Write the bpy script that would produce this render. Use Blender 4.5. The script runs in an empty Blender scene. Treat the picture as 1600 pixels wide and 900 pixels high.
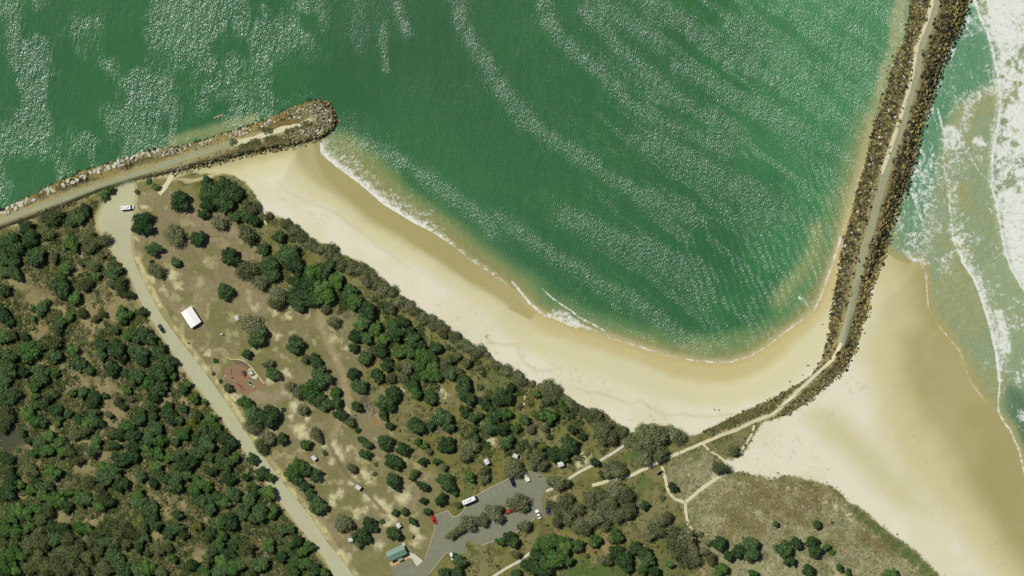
import bpy, math, random, time
import numpy as np
T0 = time.time()
random.seed(7)
rng = np.random.default_rng(11)
S = 0.3                                   # metres per photo pixel

# ------------------------------------------------------------------ camera, sky, sun, exposure
scn = bpy.context.scene
COL = scn.collection
CAM_H = 2500.0
cam_d = bpy.data.cameras.new('camera'); cam = bpy.data.objects.new('camera', cam_d)
COL.objects.link(cam); scn.camera = cam
cam.location = (0, 0, CAM_H); cam.rotation_euler = (0, 0, 0)
cam_d.sensor_width = 36.0; cam_d.lens = 36.0 * CAM_H / (1600 * S)
cam_d.clip_start = 10; cam_d.clip_end = 20000
SUN_EL, SUN_AZ = 57.0, 147.0              # azimuth: direction TOWARDS the sun, degrees ccw from +x (upper left)
w = bpy.data.worlds.new('World'); scn.world = w; w.use_nodes = True
nt = w.node_tree; bg = nt.nodes['Background']
sky = nt.nodes.new('ShaderNodeTexSky'); sky.sky_type = 'NISHITA'; sky.sun_disc = False
sky.sun_elevation = math.radians(SUN_EL); sky.sun_rotation = math.radians(90 - SUN_AZ)
nt.links.new(sky.outputs[0], bg.inputs[0]); bg.inputs[1].default_value = 0.05
sun_d = bpy.data.lights.new('sun', 'SUN'); sun_d.energy = 4.6; sun_d.angle = math.radians(0.53)
sun_d.color = (1.0, 0.965, 0.90)
sun = bpy.data.objects.new('sun', sun_d); COL.objects.link(sun)
sun.rotation_euler = (0, math.radians(90 - SUN_EL), math.radians(SUN_AZ))
sun.location = (-300, 200, 400)
vs = scn.view_settings
vs.view_transform = 'Standard'; vs.look = 'None'; vs.exposure = 0.0; vs.gamma = 1.0; vs.use_curve_mapping = False
scn.render.engine = 'CYCLES'
scn.cycles.max_bounces = 5; scn.cycles.diffuse_bounces = 3; scn.cycles.glossy_bounces = 2
scn.cycles.transparent_max_bounces = 6; scn.cycles.caustics_reflective = False; scn.cycles.caustics_refractive = False
scn.cycles.sample_clamp_direct = 0.0; scn.cycles.sample_clamp_indirect = 4.0

# ------------------------------------------------------------------ helpers
K = 1.36                                  # what a sunlit white sheet shows; photo colour / K = base colour
def lin(c):
    c = np.asarray(c, float) / 255.0
    return np.where(c <= 0.04045, c / 12.92, ((c + 0.055) / 1.055) ** 2.4)
def C3(r, g, b): return lin((r, g, b)) / K
def C4(r, g, b): return tuple(float(v) for v in C3(r, g, b)) + (1.0,)
def W(px, py): return ((px - 800) * S, (450 - py) * S)
def smooth(a, b, x):
    t = np.clip((x - a) / (b - a), 0, 1); return t * t * (3 - 2 * t)
def hash2(ix, iy, seed):
    n = (ix.astype(np.int64) * 374761393 + iy.astype(np.int64) * 668265263 + seed * 144665) & 0xffffffff
    n = ((n ^ (n >> 13)) * 1274126177) & 0xffffffff
    n = (n ^ (n >> 16)) & 0xffffff
    return n / float(0xffffff)
def vn(x, y, seed=0):
    x = np.asarray(x, float); y = np.asarray(y, float)
    ix = np.floor(x); iy = np.floor(y); fx = x - ix; fy = y - iy
    fx = fx * fx * (3 - 2 * fx); fy = fy * fy * (3 - 2 * fy)
    a = hash2(ix, iy, seed); b = hash2(ix + 1, iy, seed); c = hash2(ix, iy + 1, seed); d = hash2(ix + 1, iy + 1, seed)
    return (a * (1 - fx) + b * fx) * (1 - fy) + (c * (1 - fx) + d * fx) * fy
def fbm(x, y, scale, seed=0, octv=4):
    s = 0; amp = 1; tot = 0; f = 1.0 / scale
    for k in range(octv):
        s = s + amp * vn(x * f + 17.3 * k, y * f - 9.1 * k, seed + k); tot += amp; amp *= 0.55; f *= 2.03
    return s / tot                        # about 0.5 +- 0.2
def pdist(pts, X, Y, far=60, closed=False):
    """distance in pixels to a polyline (capped at far)"""
    P = np.array(pts, float)
    if closed: P = np.vstack([P, P[:1]])
    out = np.full(X.shape, float(far))
    bx = (X > P[:, 0].min() - far) & (X < P[:, 0].max() + far) & (Y > P[:, 1].min() - far) & (Y < P[:, 1].max() + far)
    idx = np.nonzero(bx)[0]
    if len(idx) == 0: return out
    x = X[idx]; y = Y[idx]; d2 = np.full(x.shape, float(far) ** 2)
    for (ax, ay), (bx_, by_) in zip(P[:-1], P[1:]):
        dx, dy = bx_ - ax, by_ - ay; L = dx * dx + dy * dy + 1e-9
        t = np.clip(((x - ax) * dx + (y - ay) * dy) / L, 0, 1)
        d2 = np.minimum(d2, (x - ax - t * dx) ** 2 + (y - ay - t * dy) ** 2)
    out[idx] = np.sqrt(d2); return out
def inside(pts, X, Y):
    P = np.array(pts, float); r = np.zeros(X.shape, bool)
    b = np.nonzero((X > P[:, 0].min()) & (X < P[:, 0].max()) & (Y > P[:, 1].min()) & (Y < P[:, 1].max()))[0]
    x = X[b]; y = Y[b]; q = np.zeros(x.shape, bool); j = len(P) - 1
    for i in range(len(P)):
        xi, yi = P[i]; xj, yj = P[j]
        if yi != yj:
            q ^= ((yi > y) != (yj > y)) & (x < (xj - xi) * (y - yi) / (yj - yi) + xi)
        j = i
    r[b] = q; return r
def sd(pts, X, Y, far=60):
    """signed distance, positive inside"""
    d = pdist(pts, X, Y, far, True); return np.where(inside(pts, X, Y), d, -d)
def lerp(col, c, m): return col * (1 - m[:, None]) + np.asarray(c) * m[:, None]

# --- materials
def mat(name, rough=0.8, spec=0.2):
    m = bpy.data.materials.new(name); m.use_nodes = True
    p = m.node_tree.nodes['Principled BSDF']
    p.inputs['Roughness'].default_value = rough; p.inputs['Specular IOR Level'].default_value = spec
    return m, m.node_tree, p
def node(t, typ, **kw):
    n = t.nodes.new(typ)
    for k, v in kw.items():
        if k.startswith('i_'): n.inputs[int(k[2:])].default_value = v
        else: setattr(n, k, v)
    return n
def mixrgb(t, a, b, fac, blend='MIX'):
    n = t.nodes.new('ShaderNodeMix'); n.data_type = 'RGBA'; n.blend_type = blend
    for v, s in ((fac, 0), (a, 6), (b, 7)):
        if hasattr(v, 'is_output') or isinstance(v, bpy.types.NodeSocket): t.links.new(v, n.inputs[s])
        else: n.inputs[s].default_value = v
    return n.outputs[2]
def math_(t, op, a, b=0.0, c=0.0, clamp=False):
    n = t.nodes.new('ShaderNodeMath'); n.operation = op; n.use_clamp = clamp
    for v, s in ((a, 0), (b, 1), (c, 2)):
        if isinstance(v, bpy.types.NodeSocket): t.links.new(v, n.inputs[s])
        else: n.inputs[s].default_value = v
    return n.outputs[0]
def noise(t, scale, detail=3, rough=0.55, vec=None, dist=0.0):
    n = t.nodes.new('ShaderNodeTexNoise'); n.inputs['Scale'].default_value = scale
    n.inputs['Detail'].default_value = detail; n.inputs['Roughness'].default_value = rough
    n.inputs['Distortion'].default_value = dist
    if vec is not None: t.links.new(vec, n.inputs['Vector'])
    return n.outputs[0]
def geo_pos(t): return t.nodes.new('ShaderNodeNewGeometry').outputs['Position']
def simple(name, c, rough=0.7, spec=0.3, var=0.18, scale=1.5, metal=0.0, bump=0.0):
    m, t, p = mat(name, rough, spec)
    ob = t.nodes.new('ShaderNodeTexCoord').outputs['Object']
    f = noise(t, scale, 4, 0.6, ob)
    f2 = math_(t, 'MULTIPLY_ADD', f, 2.2 * var, 1 - 1.1 * var)
    v = node(t, 'ShaderNodeCombineXYZ'); [t.links.new(f2, v.inputs[i]) for i in range(3)]
    t.links.new(mixrgb(t, c, v.outputs[0], 1.0, 'MULTIPLY'), p.inputs['Base Color'])
    p.inputs['Metallic'].default_value = metal
    if bump:
        b = t.nodes.new('ShaderNodeBump'); b.inputs['Distance'].default_value = bump
        t.links.new(f, b.inputs['Height']); t.links.new(b.outputs[0], p.inputs['Normal'])
    return m

# --- meshes
def mesh_np(name, V, F, mats=(), smooth_=False, midx=None):
    V = np.asarray(V, np.float32); F = np.asarray(F, np.int32)
    me = bpy.data.meshes.new(name); n, k = F.shape
    me.vertices.add(len(V)); me.vertices.foreach_set('co', V.ravel())
    me.loops.add(n * k); me.loops.foreach_set('vertex_index', F.ravel())
    me.polygons.add(n); me.polygons.foreach_set('loop_start', np.arange(0, n * k, k, dtype=np.int32))
    me.polygons.foreach_set('loop_total', np.full(n, k, np.int32))
    if midx is not None: me.polygons.foreach_set('material_index', np.asarray(midx, np.int32))
    me.polygons.foreach_set('use_smooth', np.full(n, smooth_, bool))
    for m in mats: me.materials.append(m)
    me.update(calc_edges=True); return me
def attr_col(me, name, c):
    a = me.attributes.new(name, 'FLOAT_COLOR', 'POINT')
    c = np.hstack([c, np.ones((len(c), 1))]).astype(np.float32); a.data.foreach_set('color', c.ravel())
def attr_f(me, name, v):
    a = me.attributes.new(name, 'FLOAT', 'POINT'); a.data.foreach_set('value', np.asarray(v, np.float32))
class MB:
    """collects boxes, tubes, prisms into one mesh"""
    def __init__(s): s.v = []; s.f = []; s.m = []
    def add(s, vs_, fs, mi=0):
        o = len(s.v); s.v += [tuple(v) for v in vs_]; s.f += [tuple(i + o for i in f) for f in fs]; s.m += [mi] * len(fs)
    def box(s, cx, cy, cz, sx, sy, sz, mi=0, top=1.0, topy=None, dx=0.0):
        hx, hy, hz = sx / 2, sy / 2, sz / 2; ty = top if topy is None else topy
        v = [(cx + a * hx, cy + b * hy, cz - hz) for a, b in ((-1, -1), (1, -1), (1, 1), (-1, 1))] + \
            [(cx + dx + a * hx * top, cy + b * hy * ty, cz + hz) for a, b in ((-1, -1), (1, -1), (1, 1), (-1, 1))]
        s.add(v, [(3, 2, 1, 0), (4, 5, 6, 7), (0, 1, 5, 4), (1, 2, 6, 5), (2, 3, 7, 6), (3, 0, 4, 7)], mi)
    def tube(s, p, q, r0, r1, n=6, mi=0):
        p = np.array(p, float); q = np.array(q, float); d = q - p; d /= np.linalg.norm(d) + 1e-9
        a = np.cross(d, (0, 0, 1) if abs(d[2]) < 0.9 else (1, 0, 0)); a /= np.linalg.norm(a); b = np.cross(d, a)
        v = []
        for c, r in ((p, r0), (q, r1)):
            for k in range(n):
                t = 2 * math.pi * k / n; v.append(c + r * (math.cos(t) * a + math.sin(t) * b))
        s.add(v, [(k, (k + 1) % n, n + (k + 1) % n, n + k) for k in range(n)] + [tuple(range(n - 1, -1, -1)), tuple(range(n, 2 * n))], mi)
    def loft(s, rings, mi=0):
        n = len(rings[0]); v = [p for r in rings for p in r]; f = []
        for i in range(len(rings) - 1):
            for k in range(n): f.append((i * n + k, i * n + (k + 1) % n, (i + 1) * n + (k + 1) % n, (i + 1) * n + k))
        f.append(tuple(range(n - 1, -1, -1))); f.append(tuple((len(rings) - 1) * n + k for k in range(n))); s.add(v, f, mi)
    def build(s, name, mats, parent=None, bevel=0.0, smooth_=False, loc=None, rz=0.0):
        me = bpy.data.meshes.new(name); me.from_pydata(s.v, [], s.f)
        for m in (mats if isinstance(mats, (list, tuple)) else [mats]): me.materials.append(m)
        me.polygons.foreach_set('material_index', s.m)
        if smooth_: me.polygons.foreach_set('use_smooth', [True] * len(s.f))
        me.update()
        import bmesh
        bm = bmesh.new(); bm.from_mesh(me); bmesh.ops.recalc_face_normals(bm, faces=bm.faces)
        if bevel:
            bmesh.ops.bevel(bm, geom=list(bm.edges), offset=bevel, segments=2, affect='EDGES', profile=0.6, clamp_overlap=True)
        bm.to_mesh(me); bm.free()
        return link(me, name, parent, loc, rz)
def link(me, name, parent=None, loc=None, rz=0.0):
    o = bpy.data.objects.new(name, me); COL.objects.link(o)
    if parent is not None: o.parent = parent
    if loc is not None: o.location = loc
    if rz: o.rotation_euler = (0, 0, rz)
    return o
def empty(name, loc, rz=0.0):
    o = bpy.data.objects.new(name, None); COL.objects.link(o); o.location = loc; o.rotation_euler = (0, 0, rz)
    o.empty_display_size = 0.5; return o
def tag(o, label=None, cat=None, group=None, kind=None):
    if label: o['label'] = label
    if cat: o['category'] = cat
    if group: o['group'] = group
    if kind: o['kind'] = kind
    return o
def copy_tree(o, parent=None):
    c = o.copy(); COL.objects.link(c)
    if parent is not None: c.parent = parent
    for ch in list(o.children): copy_tree(ch, c)
    return c

# ------------------------------------------------------------------ the lie of the land (photo pixels)
BAY_SHORE = [(500, 228), (502, 240), (525, 260), (562, 287), (600, 320), (650, 350), (675, 362), (712, 387), (735, 407), (752, 417), (780, 436),
    (807, 454), (820, 470), (832, 482), (850, 494), (875, 503), (900, 513), (950, 527), (1000, 543), (1050, 558), (1100, 566), (1140, 567),
    (1175, 556), (1200, 540), (1225, 521), (1250, 503), (1272, 485), (1283, 465), (1290, 445), (1300, 418), (1310, 388), (1317, 365), (1326, 330), (1338, 290), (1352, 240), (1365, 200)]
SB_TOP = [(-600, 575), (-200, 410), (0, 327), (25, 313), (50, 301), (75, 288), (100, 277), (125, 266), (150, 257), (175, 250), (200, 241), (225, 234), (250, 230),
    (280, 226), (310, 218), (340, 208), (380, 196), (415, 183), (450, 166), (480, 155), (500, 152), (518, 159), (527, 173), (531, 188), (524, 204), (508, 217)]
SB_LOW = [(480, 225), (460, 231), (430, 235), (400, 241), (370, 248), (335, 258), (300, 266), (260, 276), (220, 284), (160, 302), (100, 326), (50, 345), (0, 362), (-200, 445), (-600, 610)]
SHORT_BW = SB_TOP + SB_LOW
LB_L = [(1540, -600), (1465, -200), (1425, -60), (1415, 0), (1409, 50), (1400, 75), (1385, 112), (1373, 165), (1358, 225), (1343, 280), (1330, 330), (1316, 380), (1308, 430), (1300, 470),
    (1294, 520), (1284, 560), (1265, 586), (1237, 604), (1205, 622), (1178, 636), (1150, 647), (1120, 662), (1092, 674)]
LB_R = [(1110, 684), (1150, 672), (1180, 662), (1208, 656), (1232, 648), (1262, 630), (1290, 606), (1322, 577), (1340, 542), (1347, 512), (1356, 490), (1362, 455), (1372, 430), (1384, 400),
    (1400, 350), (1415, 310), (1430, 270), (1440, 225), (1450, 187), (1463, 150), (1475, 112), (1490, 75), (1510, 40), (1521, 0), (1540, -60), (1590, -200), (1700, -600)]
LONG_BW = LB_L + LB_R
BAY = BAY_SHORE + [(1400, 100), (1430, 50), (1440, 0), (1450, -60), (1490, -200), (1600, -600), (1900, -16000), (-16000, -16000), (-16000, 6000), (-600, 600), (-200, 435), (0, 350), (100, 300), (250, 250), (400, 215), (500, 190)]
OCEAN_EDGE = [(1387, 396), (1400, 405), (1418, 412), (1434, 408), (1443, 420), (1447, 450), (1450, 480), (1467, 510), (1482, 528), (1500, 550), (1508, 570), (1514, 592), (1526, 610), (1540, 628), (1552, 645),
    (1566, 660), (1577, 673), (1590, 703), (1601, 747), (1622, 800), (1650, 870), (1700, 980), (1800, 1200), (3000, 4000), (9000, 16000)]
OCEAN = [(1700, -16000), (1640, -600), (1560, -200), (1520, -60), (1500, 0), (1480, 60), (1440, 180), (1415, 270), (1385, 350)] + OCEAN_EDGE + [(16000, 16000), (16000, -16000)]
VEG = [(-16000, 7000), (-600, 615), (-200, 450), (0, 360), (60, 340), (110, 318), (160, 300), (190, 290), (215, 284), (240, 279), (262, 276), (300, 272), (350, 271), (366, 273), (382, 286), (396, 300), (406, 318), (413, 334), (420, 334),
    (440, 341), (460, 350), (475, 361), (482, 374), (502, 380), (522, 383), (535, 396), (550, 404), (570, 411), (587, 425), (600, 436), (612, 449), (635, 466), (660, 486), (685, 502), (712, 520),
    (737, 536), (765, 555), (780, 566), (797, 576), (812, 588), (832, 600), (850, 599), (870, 609), (887, 621), (912, 636), (937, 641), (957, 655), (975, 667), (983, 678), (990, 672), (1000, 665), (1025, 663),
    (1062, 671), (1073, 684), (1092, 676), (1150, 650), (1205, 626), (1240, 608), (1265, 592), (1292, 575), (1300, 560), (1318, 560), (1300, 582), (1270, 612), (1232, 640), (1208, 654), (1190, 662), (1180, 676), (1172, 692), (1160, 712), (1146, 716), (1128, 720),
    (1134, 732), (1150, 736), (1175, 741), (1205, 748), (1232, 742), (1250, 746), (1267, 750), (1300, 760), (1323, 782), (1350, 797), (1383, 827), (1417, 850), (1443, 873), (1467, 897), (1500, 930), (1560, 1000), (1650, 1150), (2500, 4000), (6000, 16000), (-16000, 16000)]
FOREST = [(-3000, 1500), (-600, 625), (-200, 460), (0, 372), (60, 348), (120, 322), (160, 305), (150, 330), (150, 362), (170, 385), (196, 420), (222, 478), (250, 522), (275, 564), (305, 602), (332, 637), (362, 677), (400, 732), (430, 777), (476, 836), (507, 874), (530, 910), (560, 1000), (800, 1500), (1500, 16000), (-16000, 16000), (-16000, 7000)]
PARK = [(215, 284), (262, 290), (300, 300), (330, 345), (370, 350), (400, 400), (420, 450), (480, 480), (560, 500), (575, 620), (640, 700), (690, 740), (720, 760), (690, 800), (680, 830), (665, 880), (640, 905), (560, 905), (539, 880), (516, 854), (488, 810), (450, 765), (420, 726), (385, 676), (337, 606), (282, 533), (227, 452), (210, 410), (205, 350)]
DUNE = [(1040, 720), (1100, 700), (1130, 725), (1140, 738), (1175, 743), (1232, 744), (1267, 752), (1300, 762), (1323, 784), (1383, 829), (1417, 852), (1467, 899), (1560, 1000), (1800, 1600), (1300, 1600), (1200, 1000), (1120, 900), (1085, 830), (1060, 790), (1038, 750)]
ROAD_MAIN_L = [(170, 380), (182, 400), (198, 420), (210, 447), (223, 477), (250, 520), (277, 562), (305, 600), (333, 636), (362, 675), (400, 730), (430, 774), (476, 834), (507, 872), (524, 905), (545, 960), (600, 1100)]
ROAD_MAIN_R = [(207, 395), (212, 412), (222, 432), (243, 475), (256, 497), (283, 533), (310, 567), (337, 604), (361, 638), (386, 676), (420, 724), (450, 764), (488, 809), (516, 853), (540, 880), (556, 905), (580, 960), (640, 1100)]
TURN = [(197, 281), (207, 281), (212, 300), (210, 325), (205, 350), (205, 375), (207, 396), (205, 415), (198, 420), (182, 400), (170, 382), (156, 362), (152, 345), (160, 325), (175, 307), (190, 291)]
CARPARK = [(611, 885), (640, 871), (648, 886), (655, 884), (664, 873), (673, 847), (680, 824), (677, 812), (680, 805), (701, 797), (704, 803), (708, 808), (718, 804), (724, 798), (726, 793), (744, 774), (763, 763), (790, 750), (816, 737), (831, 735), (851, 743), (855, 752), (854, 763), (846, 778), (849, 790),
    (848, 802), (835, 810), (811, 829), (788, 840), (763, 848), (752, 852), (741, 849), (736, 842), (728, 846), (727, 851), (732, 861), (719, 867), (707, 865), (698, 862), (684, 880), (670, 897), (650, 925), (600, 1000), (575, 1000), (617, 912)]
ISLAND = [(697, 838), (703, 828), (715, 822), (745, 807), (770, 795), (800, 785), (822, 780), (829, 786), (815, 796), (790, 803), (762, 814), (735, 827), (706, 842)]
ROAD_SB = [(-600, 600), (-200, 430), (0, 346), (75, 320), (135, 299), (175, 285), (200, 277), (250, 261), (300, 244), (325, 237), (350, 229), (372, 222)]
TRACK_SB = [(366, 224), (394, 218), (417, 209), (444, 202), (470, 196), (486, 188)]
ROAD_LB = [(1630, -600), (1530, -200), (1478, -60), (1463, 0), (1452, 38), (1437, 75), (1432, 112), (1422, 150), (1411, 187), (1400, 222), (1382, 273), (1364, 340), (1347, 400), (1336, 450), (1325, 500), (1313, 540)]
TRACK_LB = [(1314, 536), (1300, 562), (1275, 585), (1245, 612), (1225, 632), (1205, 648), (1175, 659), (1150, 672), (1125, 680), (1097, 692), (1067, 705), (1037, 717), (1010, 731), (980, 745), (945, 753), (925, 758)]

def hfun(x, y, full=False):
    """ground height in metres at photo pixel x, y"""
    x = np.asarray(x, float); y = np.asarray(y, float)
    s1 = sd(BAY, x, y, 90); s2 = sd(OCEAN, x, y, 140)
    w_ = np.maximum(s1, s2)               # positive in water (px)
    land = 2.6 * smooth(0, 85, -w_) + 0.25 * smooth(0, 12, -w_)
    sea = -0.055 * np.clip(w_, 0, 90)
    sea = np.where(s2 > 0, -0.018 * np.clip(s2, 0, 140), sea)
    h = np.where(w_ > 0, sea, land)
    d = sd(DUNE, x, y, 60)
    h = h + smooth(5, 50, d) * (fbm(x, y, 70, 5, 2) - 0.4) * 2.2
    if full: return h, s1, s2
    return h
def bw_h(x, y):
    a = sd(SHORT_BW, x, y, 60); b = sd(LONG_BW, x, y, 60)
    g = hfun(x, y)
    ha = g * 0.3 - 0.6 + 3.6 * smooth(0, 10, a)
    hb = g * 0.3 - 0.6 + 4.6 * smooth(0, 27, b)
    taper = smooth(1100, 1260, x)
    hb = np.where(b > 0, (g + 0.10 + 0.5 * smooth(0, 12, b)) * (1 - taper) + np.maximum(hb, g + 0.02) * taper, -9)
    fa = smooth(180, 330, x)
    ha = np.where(a > 0, np.where(y < 360 - x * 0.3, np.maximum(ha, -0.5), np.maximum(ha * fa + (g + 0.1) * (1 - fa), g)), -9)
    return ha, hb
def gz(x, y):
    """top of ground or breakwater"""
    g = hfun(x, y); ha, hb = bw_h(x, y); return np.maximum(g, np.maximum(ha, hb))
def gz1(x, y): return float(gz(np.array([x]), np.array([y]))[0])
# ------------------------------------------------------------------ ground sheet
def axis(a, b, step, ext):
    inner = np.arange(a, b + step / 2, step); out = []; s = step; v = b
    while v < ext: s *= 1.28; v += s; out.append(v)
    lo = []; s = step; v = a
    while v > -ext: s *= 1.28; v -= s; lo.append(v)
    return np.concatenate([lo[::-1], inner, out])
GX = axis(-80, 1680, 2.0, 15500); GY = axis(-80, 980, 2.0, 15500)
XX, YY = np.meshgrid(GX, GY); PX = XX.ravel(); PY = YY.ravel(); NX, NY = len(GX), len(GY)
ii, jj = np.meshgrid(np.arange(NX - 1), np.arange(NY - 1)); ii = ii.ravel(); jj = jj.ravel()
FG = np.stack([jj * NX + ii, (jj + 1) * NX + ii, (jj + 1) * NX + ii + 1, jj * NX + ii + 1], 1)
H, SB_, SO_ = hfun(PX, PY, True)
n1 = fbm(PX, PY, 9, 1); n2 = fbm(PX, PY, 34, 2); n3 = fbm(PX, PY, 3.2, 3, 2); n4 = fbm(PX, PY, 120, 4)
wob = (n2 - 0.5) * 22 + (n1 - 0.5) * 8
# sand ---------------------------------------------------------------
col = np.tile(C3(223, 219, 194), (len(PX), 1))
col = lerp(col, C3(214, 209, 172), smooth(0.40, 0.66, fbm(PX, PY, 60, 8, 3)) * 0.6)
damp = -SB_ + wob * 0.35                          # px from the bay waterline
widen = 1 - 0.55 * smooth(850, 1150, PX) + 0.35 * smooth(600, 500, PX)
yel = smooth(88, 52, damp / 1.0 + 0 * wob)
d_west = -SB_ + (n4 - 0.5) * 26 + (n2 - .5) * 8
col = lerp(col, C3(210, 205, 162), smooth(74, 44, d_west))
col = lerp(col, C3(180, 174, 124), smooth(46, 26, d_west) * smooth(860, 700, PX))
col = lerp(col, C3(196, 184, 132), smooth(34, 16, d_west) * smooth(700, 860, PX))
terr = pdist([(487, 225), (492, 255), (505, 282), (540, 312), (580, 345), (620, 368), (660, 395), (700, 420), (730, 442), (770, 465), (790, 480)], PX, PY, 60)
west = inside([(487, 225), (492, 255), (505, 282), (540, 312), (580, 345), (620, 368), (660, 395), (700, 420), (730, 442), (770, 465), (790, 480), (830, 500), (900, 400), (600, 200)], PX, PY)
col = lerp(col, C3(163, 152, 98), np.where(west, smooth(-2, 9, terr) * 0.68, 0))
col = lerp(col, C3(190, 176, 122), smooth(11, 2, -SB_) * smooth(760, 900, PX) * (SB_ < 2))
# old tide line wiggles on the bay beach
for pts, a in (([(760, 527), (772, 537), (790, 539), (808, 538), (812, 555), (822, 570), (840, 579), (865, 580), (880, 572)], .35), ([(900, 606), (915, 612), (940, 615), (960, 622), (985, 632), (1000, 625), (1020, 640), (1040, 648), (1065, 645), (1080, 650), (1110, 650), (1150, 645)], .38),
               ([(430, 280), (450, 300), (480, 315), (520, 330), (560, 360), (600, 390), (640, 420)], .25)):
    col = lerp(col, C3(186, 182, 134), smooth(4.5, 0, pdist(pts, PX + wob * .5, PY + wob * .3, 20)) * a)
basin = sd([(985, 560), (1040, 590), (1080, 620), (1130, 625), (1190, 600), (1240, 560), (1275, 500), (1300, 470), (1285, 560), (1230, 600), (1150, 634), (1070, 632), (1000, 610), (930, 570), (880, 530)], PX, PY, 40)
col = lerp(col, C3(206, 203, 164), smooth(-12, 14, basin + wob * .4) * .75)
# ocean beach on the right
wet = sd([(1330, 300), (1368, 470), (1352, 560), (1370, 620), (1390, 700), (1430, 760), (1490, 820), (1540, 880), (1600, 960), (1700, 1300), (3000, 4000), (9000, 9000), (9000, -500), (1400, -500)], PX, PY, 60)
wet2 = sd([(1380, 380), (1395, 400), (1420, 460), (1428, 500), (1402, 530), (1408, 600), (1430, 660), (1470, 700), (1500, 760), (1550, 830), (1620, 920), (1800, 1300), (3000, 3000), (9000, 9000), (9000, -500), (1400, -500)], PX, PY, 60)
right = smooth(-4, 4, sd(LONG_BW + [(1700, -600), (9000, -600), (9000, 16000), (1160, 16000), (1110, 684)], PX, PY, 60)) if False else (PX > 1060) & (SB_ < -20)
pool = sd([(1275, 650), (1300, 645), (1330, 670), (1370, 705), (1420, 760), (1440, 795), (1410, 790), (1370, 760), (1330, 715), (1290, 680)], PX, PY, 60)
mright = np.where((PX > 1290) | (pool > -40), 1.0, 0) * (PX > 1180)
onocean = (~inside([(1300, -600), (1521, 0), (1450, 187), (1415, 310), (1372, 430), (1347, 512), (1322, 577), (1262, 630), (1100, 684), (0, 700), (0, -600)], PX, PY)).astype(float)
col = lerp(col, C3(202, 195, 148), smooth(-34, 30, wet + wob * .4) * onocean)
col = lerp(col, C3(168, 161, 108), smooth(-24, 34, wet2 + wob * .8) * onocean * (0.75 + 0.25 * smooth(.35, .6, n4)))
col = lerp(col, C3(190, 184, 124), smooth(-30, 20, pool + wob * .5) * .6 * onocean)
col = lerp(col, C3(152, 145, 92), smooth(0.52, 0.7, fbm(PX * .5 + PY * .25, PY * .3 - PX * .3, 30, 21, 4)) * smooth(5, 40, wet2) * .25 * onocean)
# seabed
wd = np.maximum(SB_, SO_)
col = lerp(col, C3(120, 125, 80), smooth(4, 60, wd))
# debris line flecks on dry sand
col *= (.985 + .03 * fbm(PX, PY, 2.6, 15, 2) + .02 * (fbm(PX * .7 + PY, PY * .2 - PX * .1, 6, 16, 3) - .5))[:, None]
deb = smooth(0.66, 0.74, n3) * smooth(0.52, 0.62, n2) * (wd < -60)
col = lerp(col, C3(170, 165, 140), deb * .35)
# vegetated ground ----------------------------------------------------
sv = sd(VEG, PX, PY, 60) + (n1 - 0.5) * 7 + (n3 - .5) * 3
veg = C3(130, 126, 82) * np.ones((len(PX), 1))
veg = lerp(veg, C3(120, 118, 66), smooth(.42, .62, n2))
veg = lerp(veg, C3(84, 92, 46), smooth(.55, .7, n1) * .7)
fo = sd(FOREST, PX, PY, 60)
mf = smooth(-3, 3, fo)
ff = C3(122, 116, 76) * np.ones((len(PX), 1))
ff = lerp(ff, C3(156, 144, 104), smooth(.52, .66, fbm(PX, PY, 22, 31)) * .9)
ff = lerp(ff, C3(82, 88, 48), smooth(.48, .62, fbm(PX, PY, 14, 32)) * .8)
ff = lerp(ff, C3(58, 70, 34), smooth(.56, .68, fbm(PX, PY, 8, 33)) * .8)
ff = lerp(ff, C3(78, 82, 60), smooth(26, 12, pdist([(8, 690), (22, 682), (30, 676)], PX, PY, 50)))   # dry swamp hollow at the left edge
veg = veg * (1 - mf[:, None]) + ff * mf[:, None]
CLEAR = [(185, 465, 28), (140, 480, 18), (60, 520, 14), (120, 600, 24), (165, 610, 20), (185, 640, 14), (170, 665, 12), (135, 730, 18), (165, 712, 10), (255, 775, 12), (265, 800, 10), (100, 808, 12), (155, 805, 10), (245, 835, 10), (315, 868, 12), (255, 630, 14), (330, 690, 12), (130, 560, 14), (65, 470, 22), (30, 440, 16), (20, 400, 10), (215, 470, 12), (120, 425, 10), (60, 590, 10), (365, 655, 8), (40, 640, 8)]
cl_ = np.zeros(len(PX))
for a_, b_, r_ in CLEAR:
    kx = np.nonzero((np.abs(PX - a_) < 3 * r_) & (np.abs(PY - b_) < 3 * r_))[0]
    cl_[kx] = np.maximum(cl_[kx], smooth(1.5, .5, np.hypot(PX[kx] - a_, PY[kx] - b_) / r_ + (n1[kx] - .5) * 2))
veg = lerp(veg, C3(150, 139, 98), cl_ * mf * .8)
pk = smooth(-5, 12, sd(PARK, PX, PY, 60) + wob * .3)
pg = C3(134, 127, 90) * np.ones((len(PX), 1))
pg = lerp(pg, C3(146, 135, 102), smooth(.45, .62, fbm(PX, PY, 40, 41)) * .8)
pg = lerp(pg, C3(122, 120, 74), smooth(.45, .62, fbm(PX, PY, 26, 42)) * .8)
pg = lerp(pg, C3(186, 178, 132), smooth(.60, .74, fbm(PX, PY, 13, 43)) * .55)
veg = veg * (1 - pk[:, None]) + pg * pk[:, None]
du = smooth(-4, 14, sd(DUNE, PX, PY, 60) + wob * .3)
dg = C3(152, 150, 112) * np.ones((len(PX), 1))
dg = lerp(dg, C3(128, 120, 78), smooth(.50, .64, fbm(PX, PY, 38, 51)) * .8)
dg = lerp(dg, C3(150, 144, 112), smooth(.52, .66, fbm(PX, PY, 30, 52)) * .8)
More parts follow.
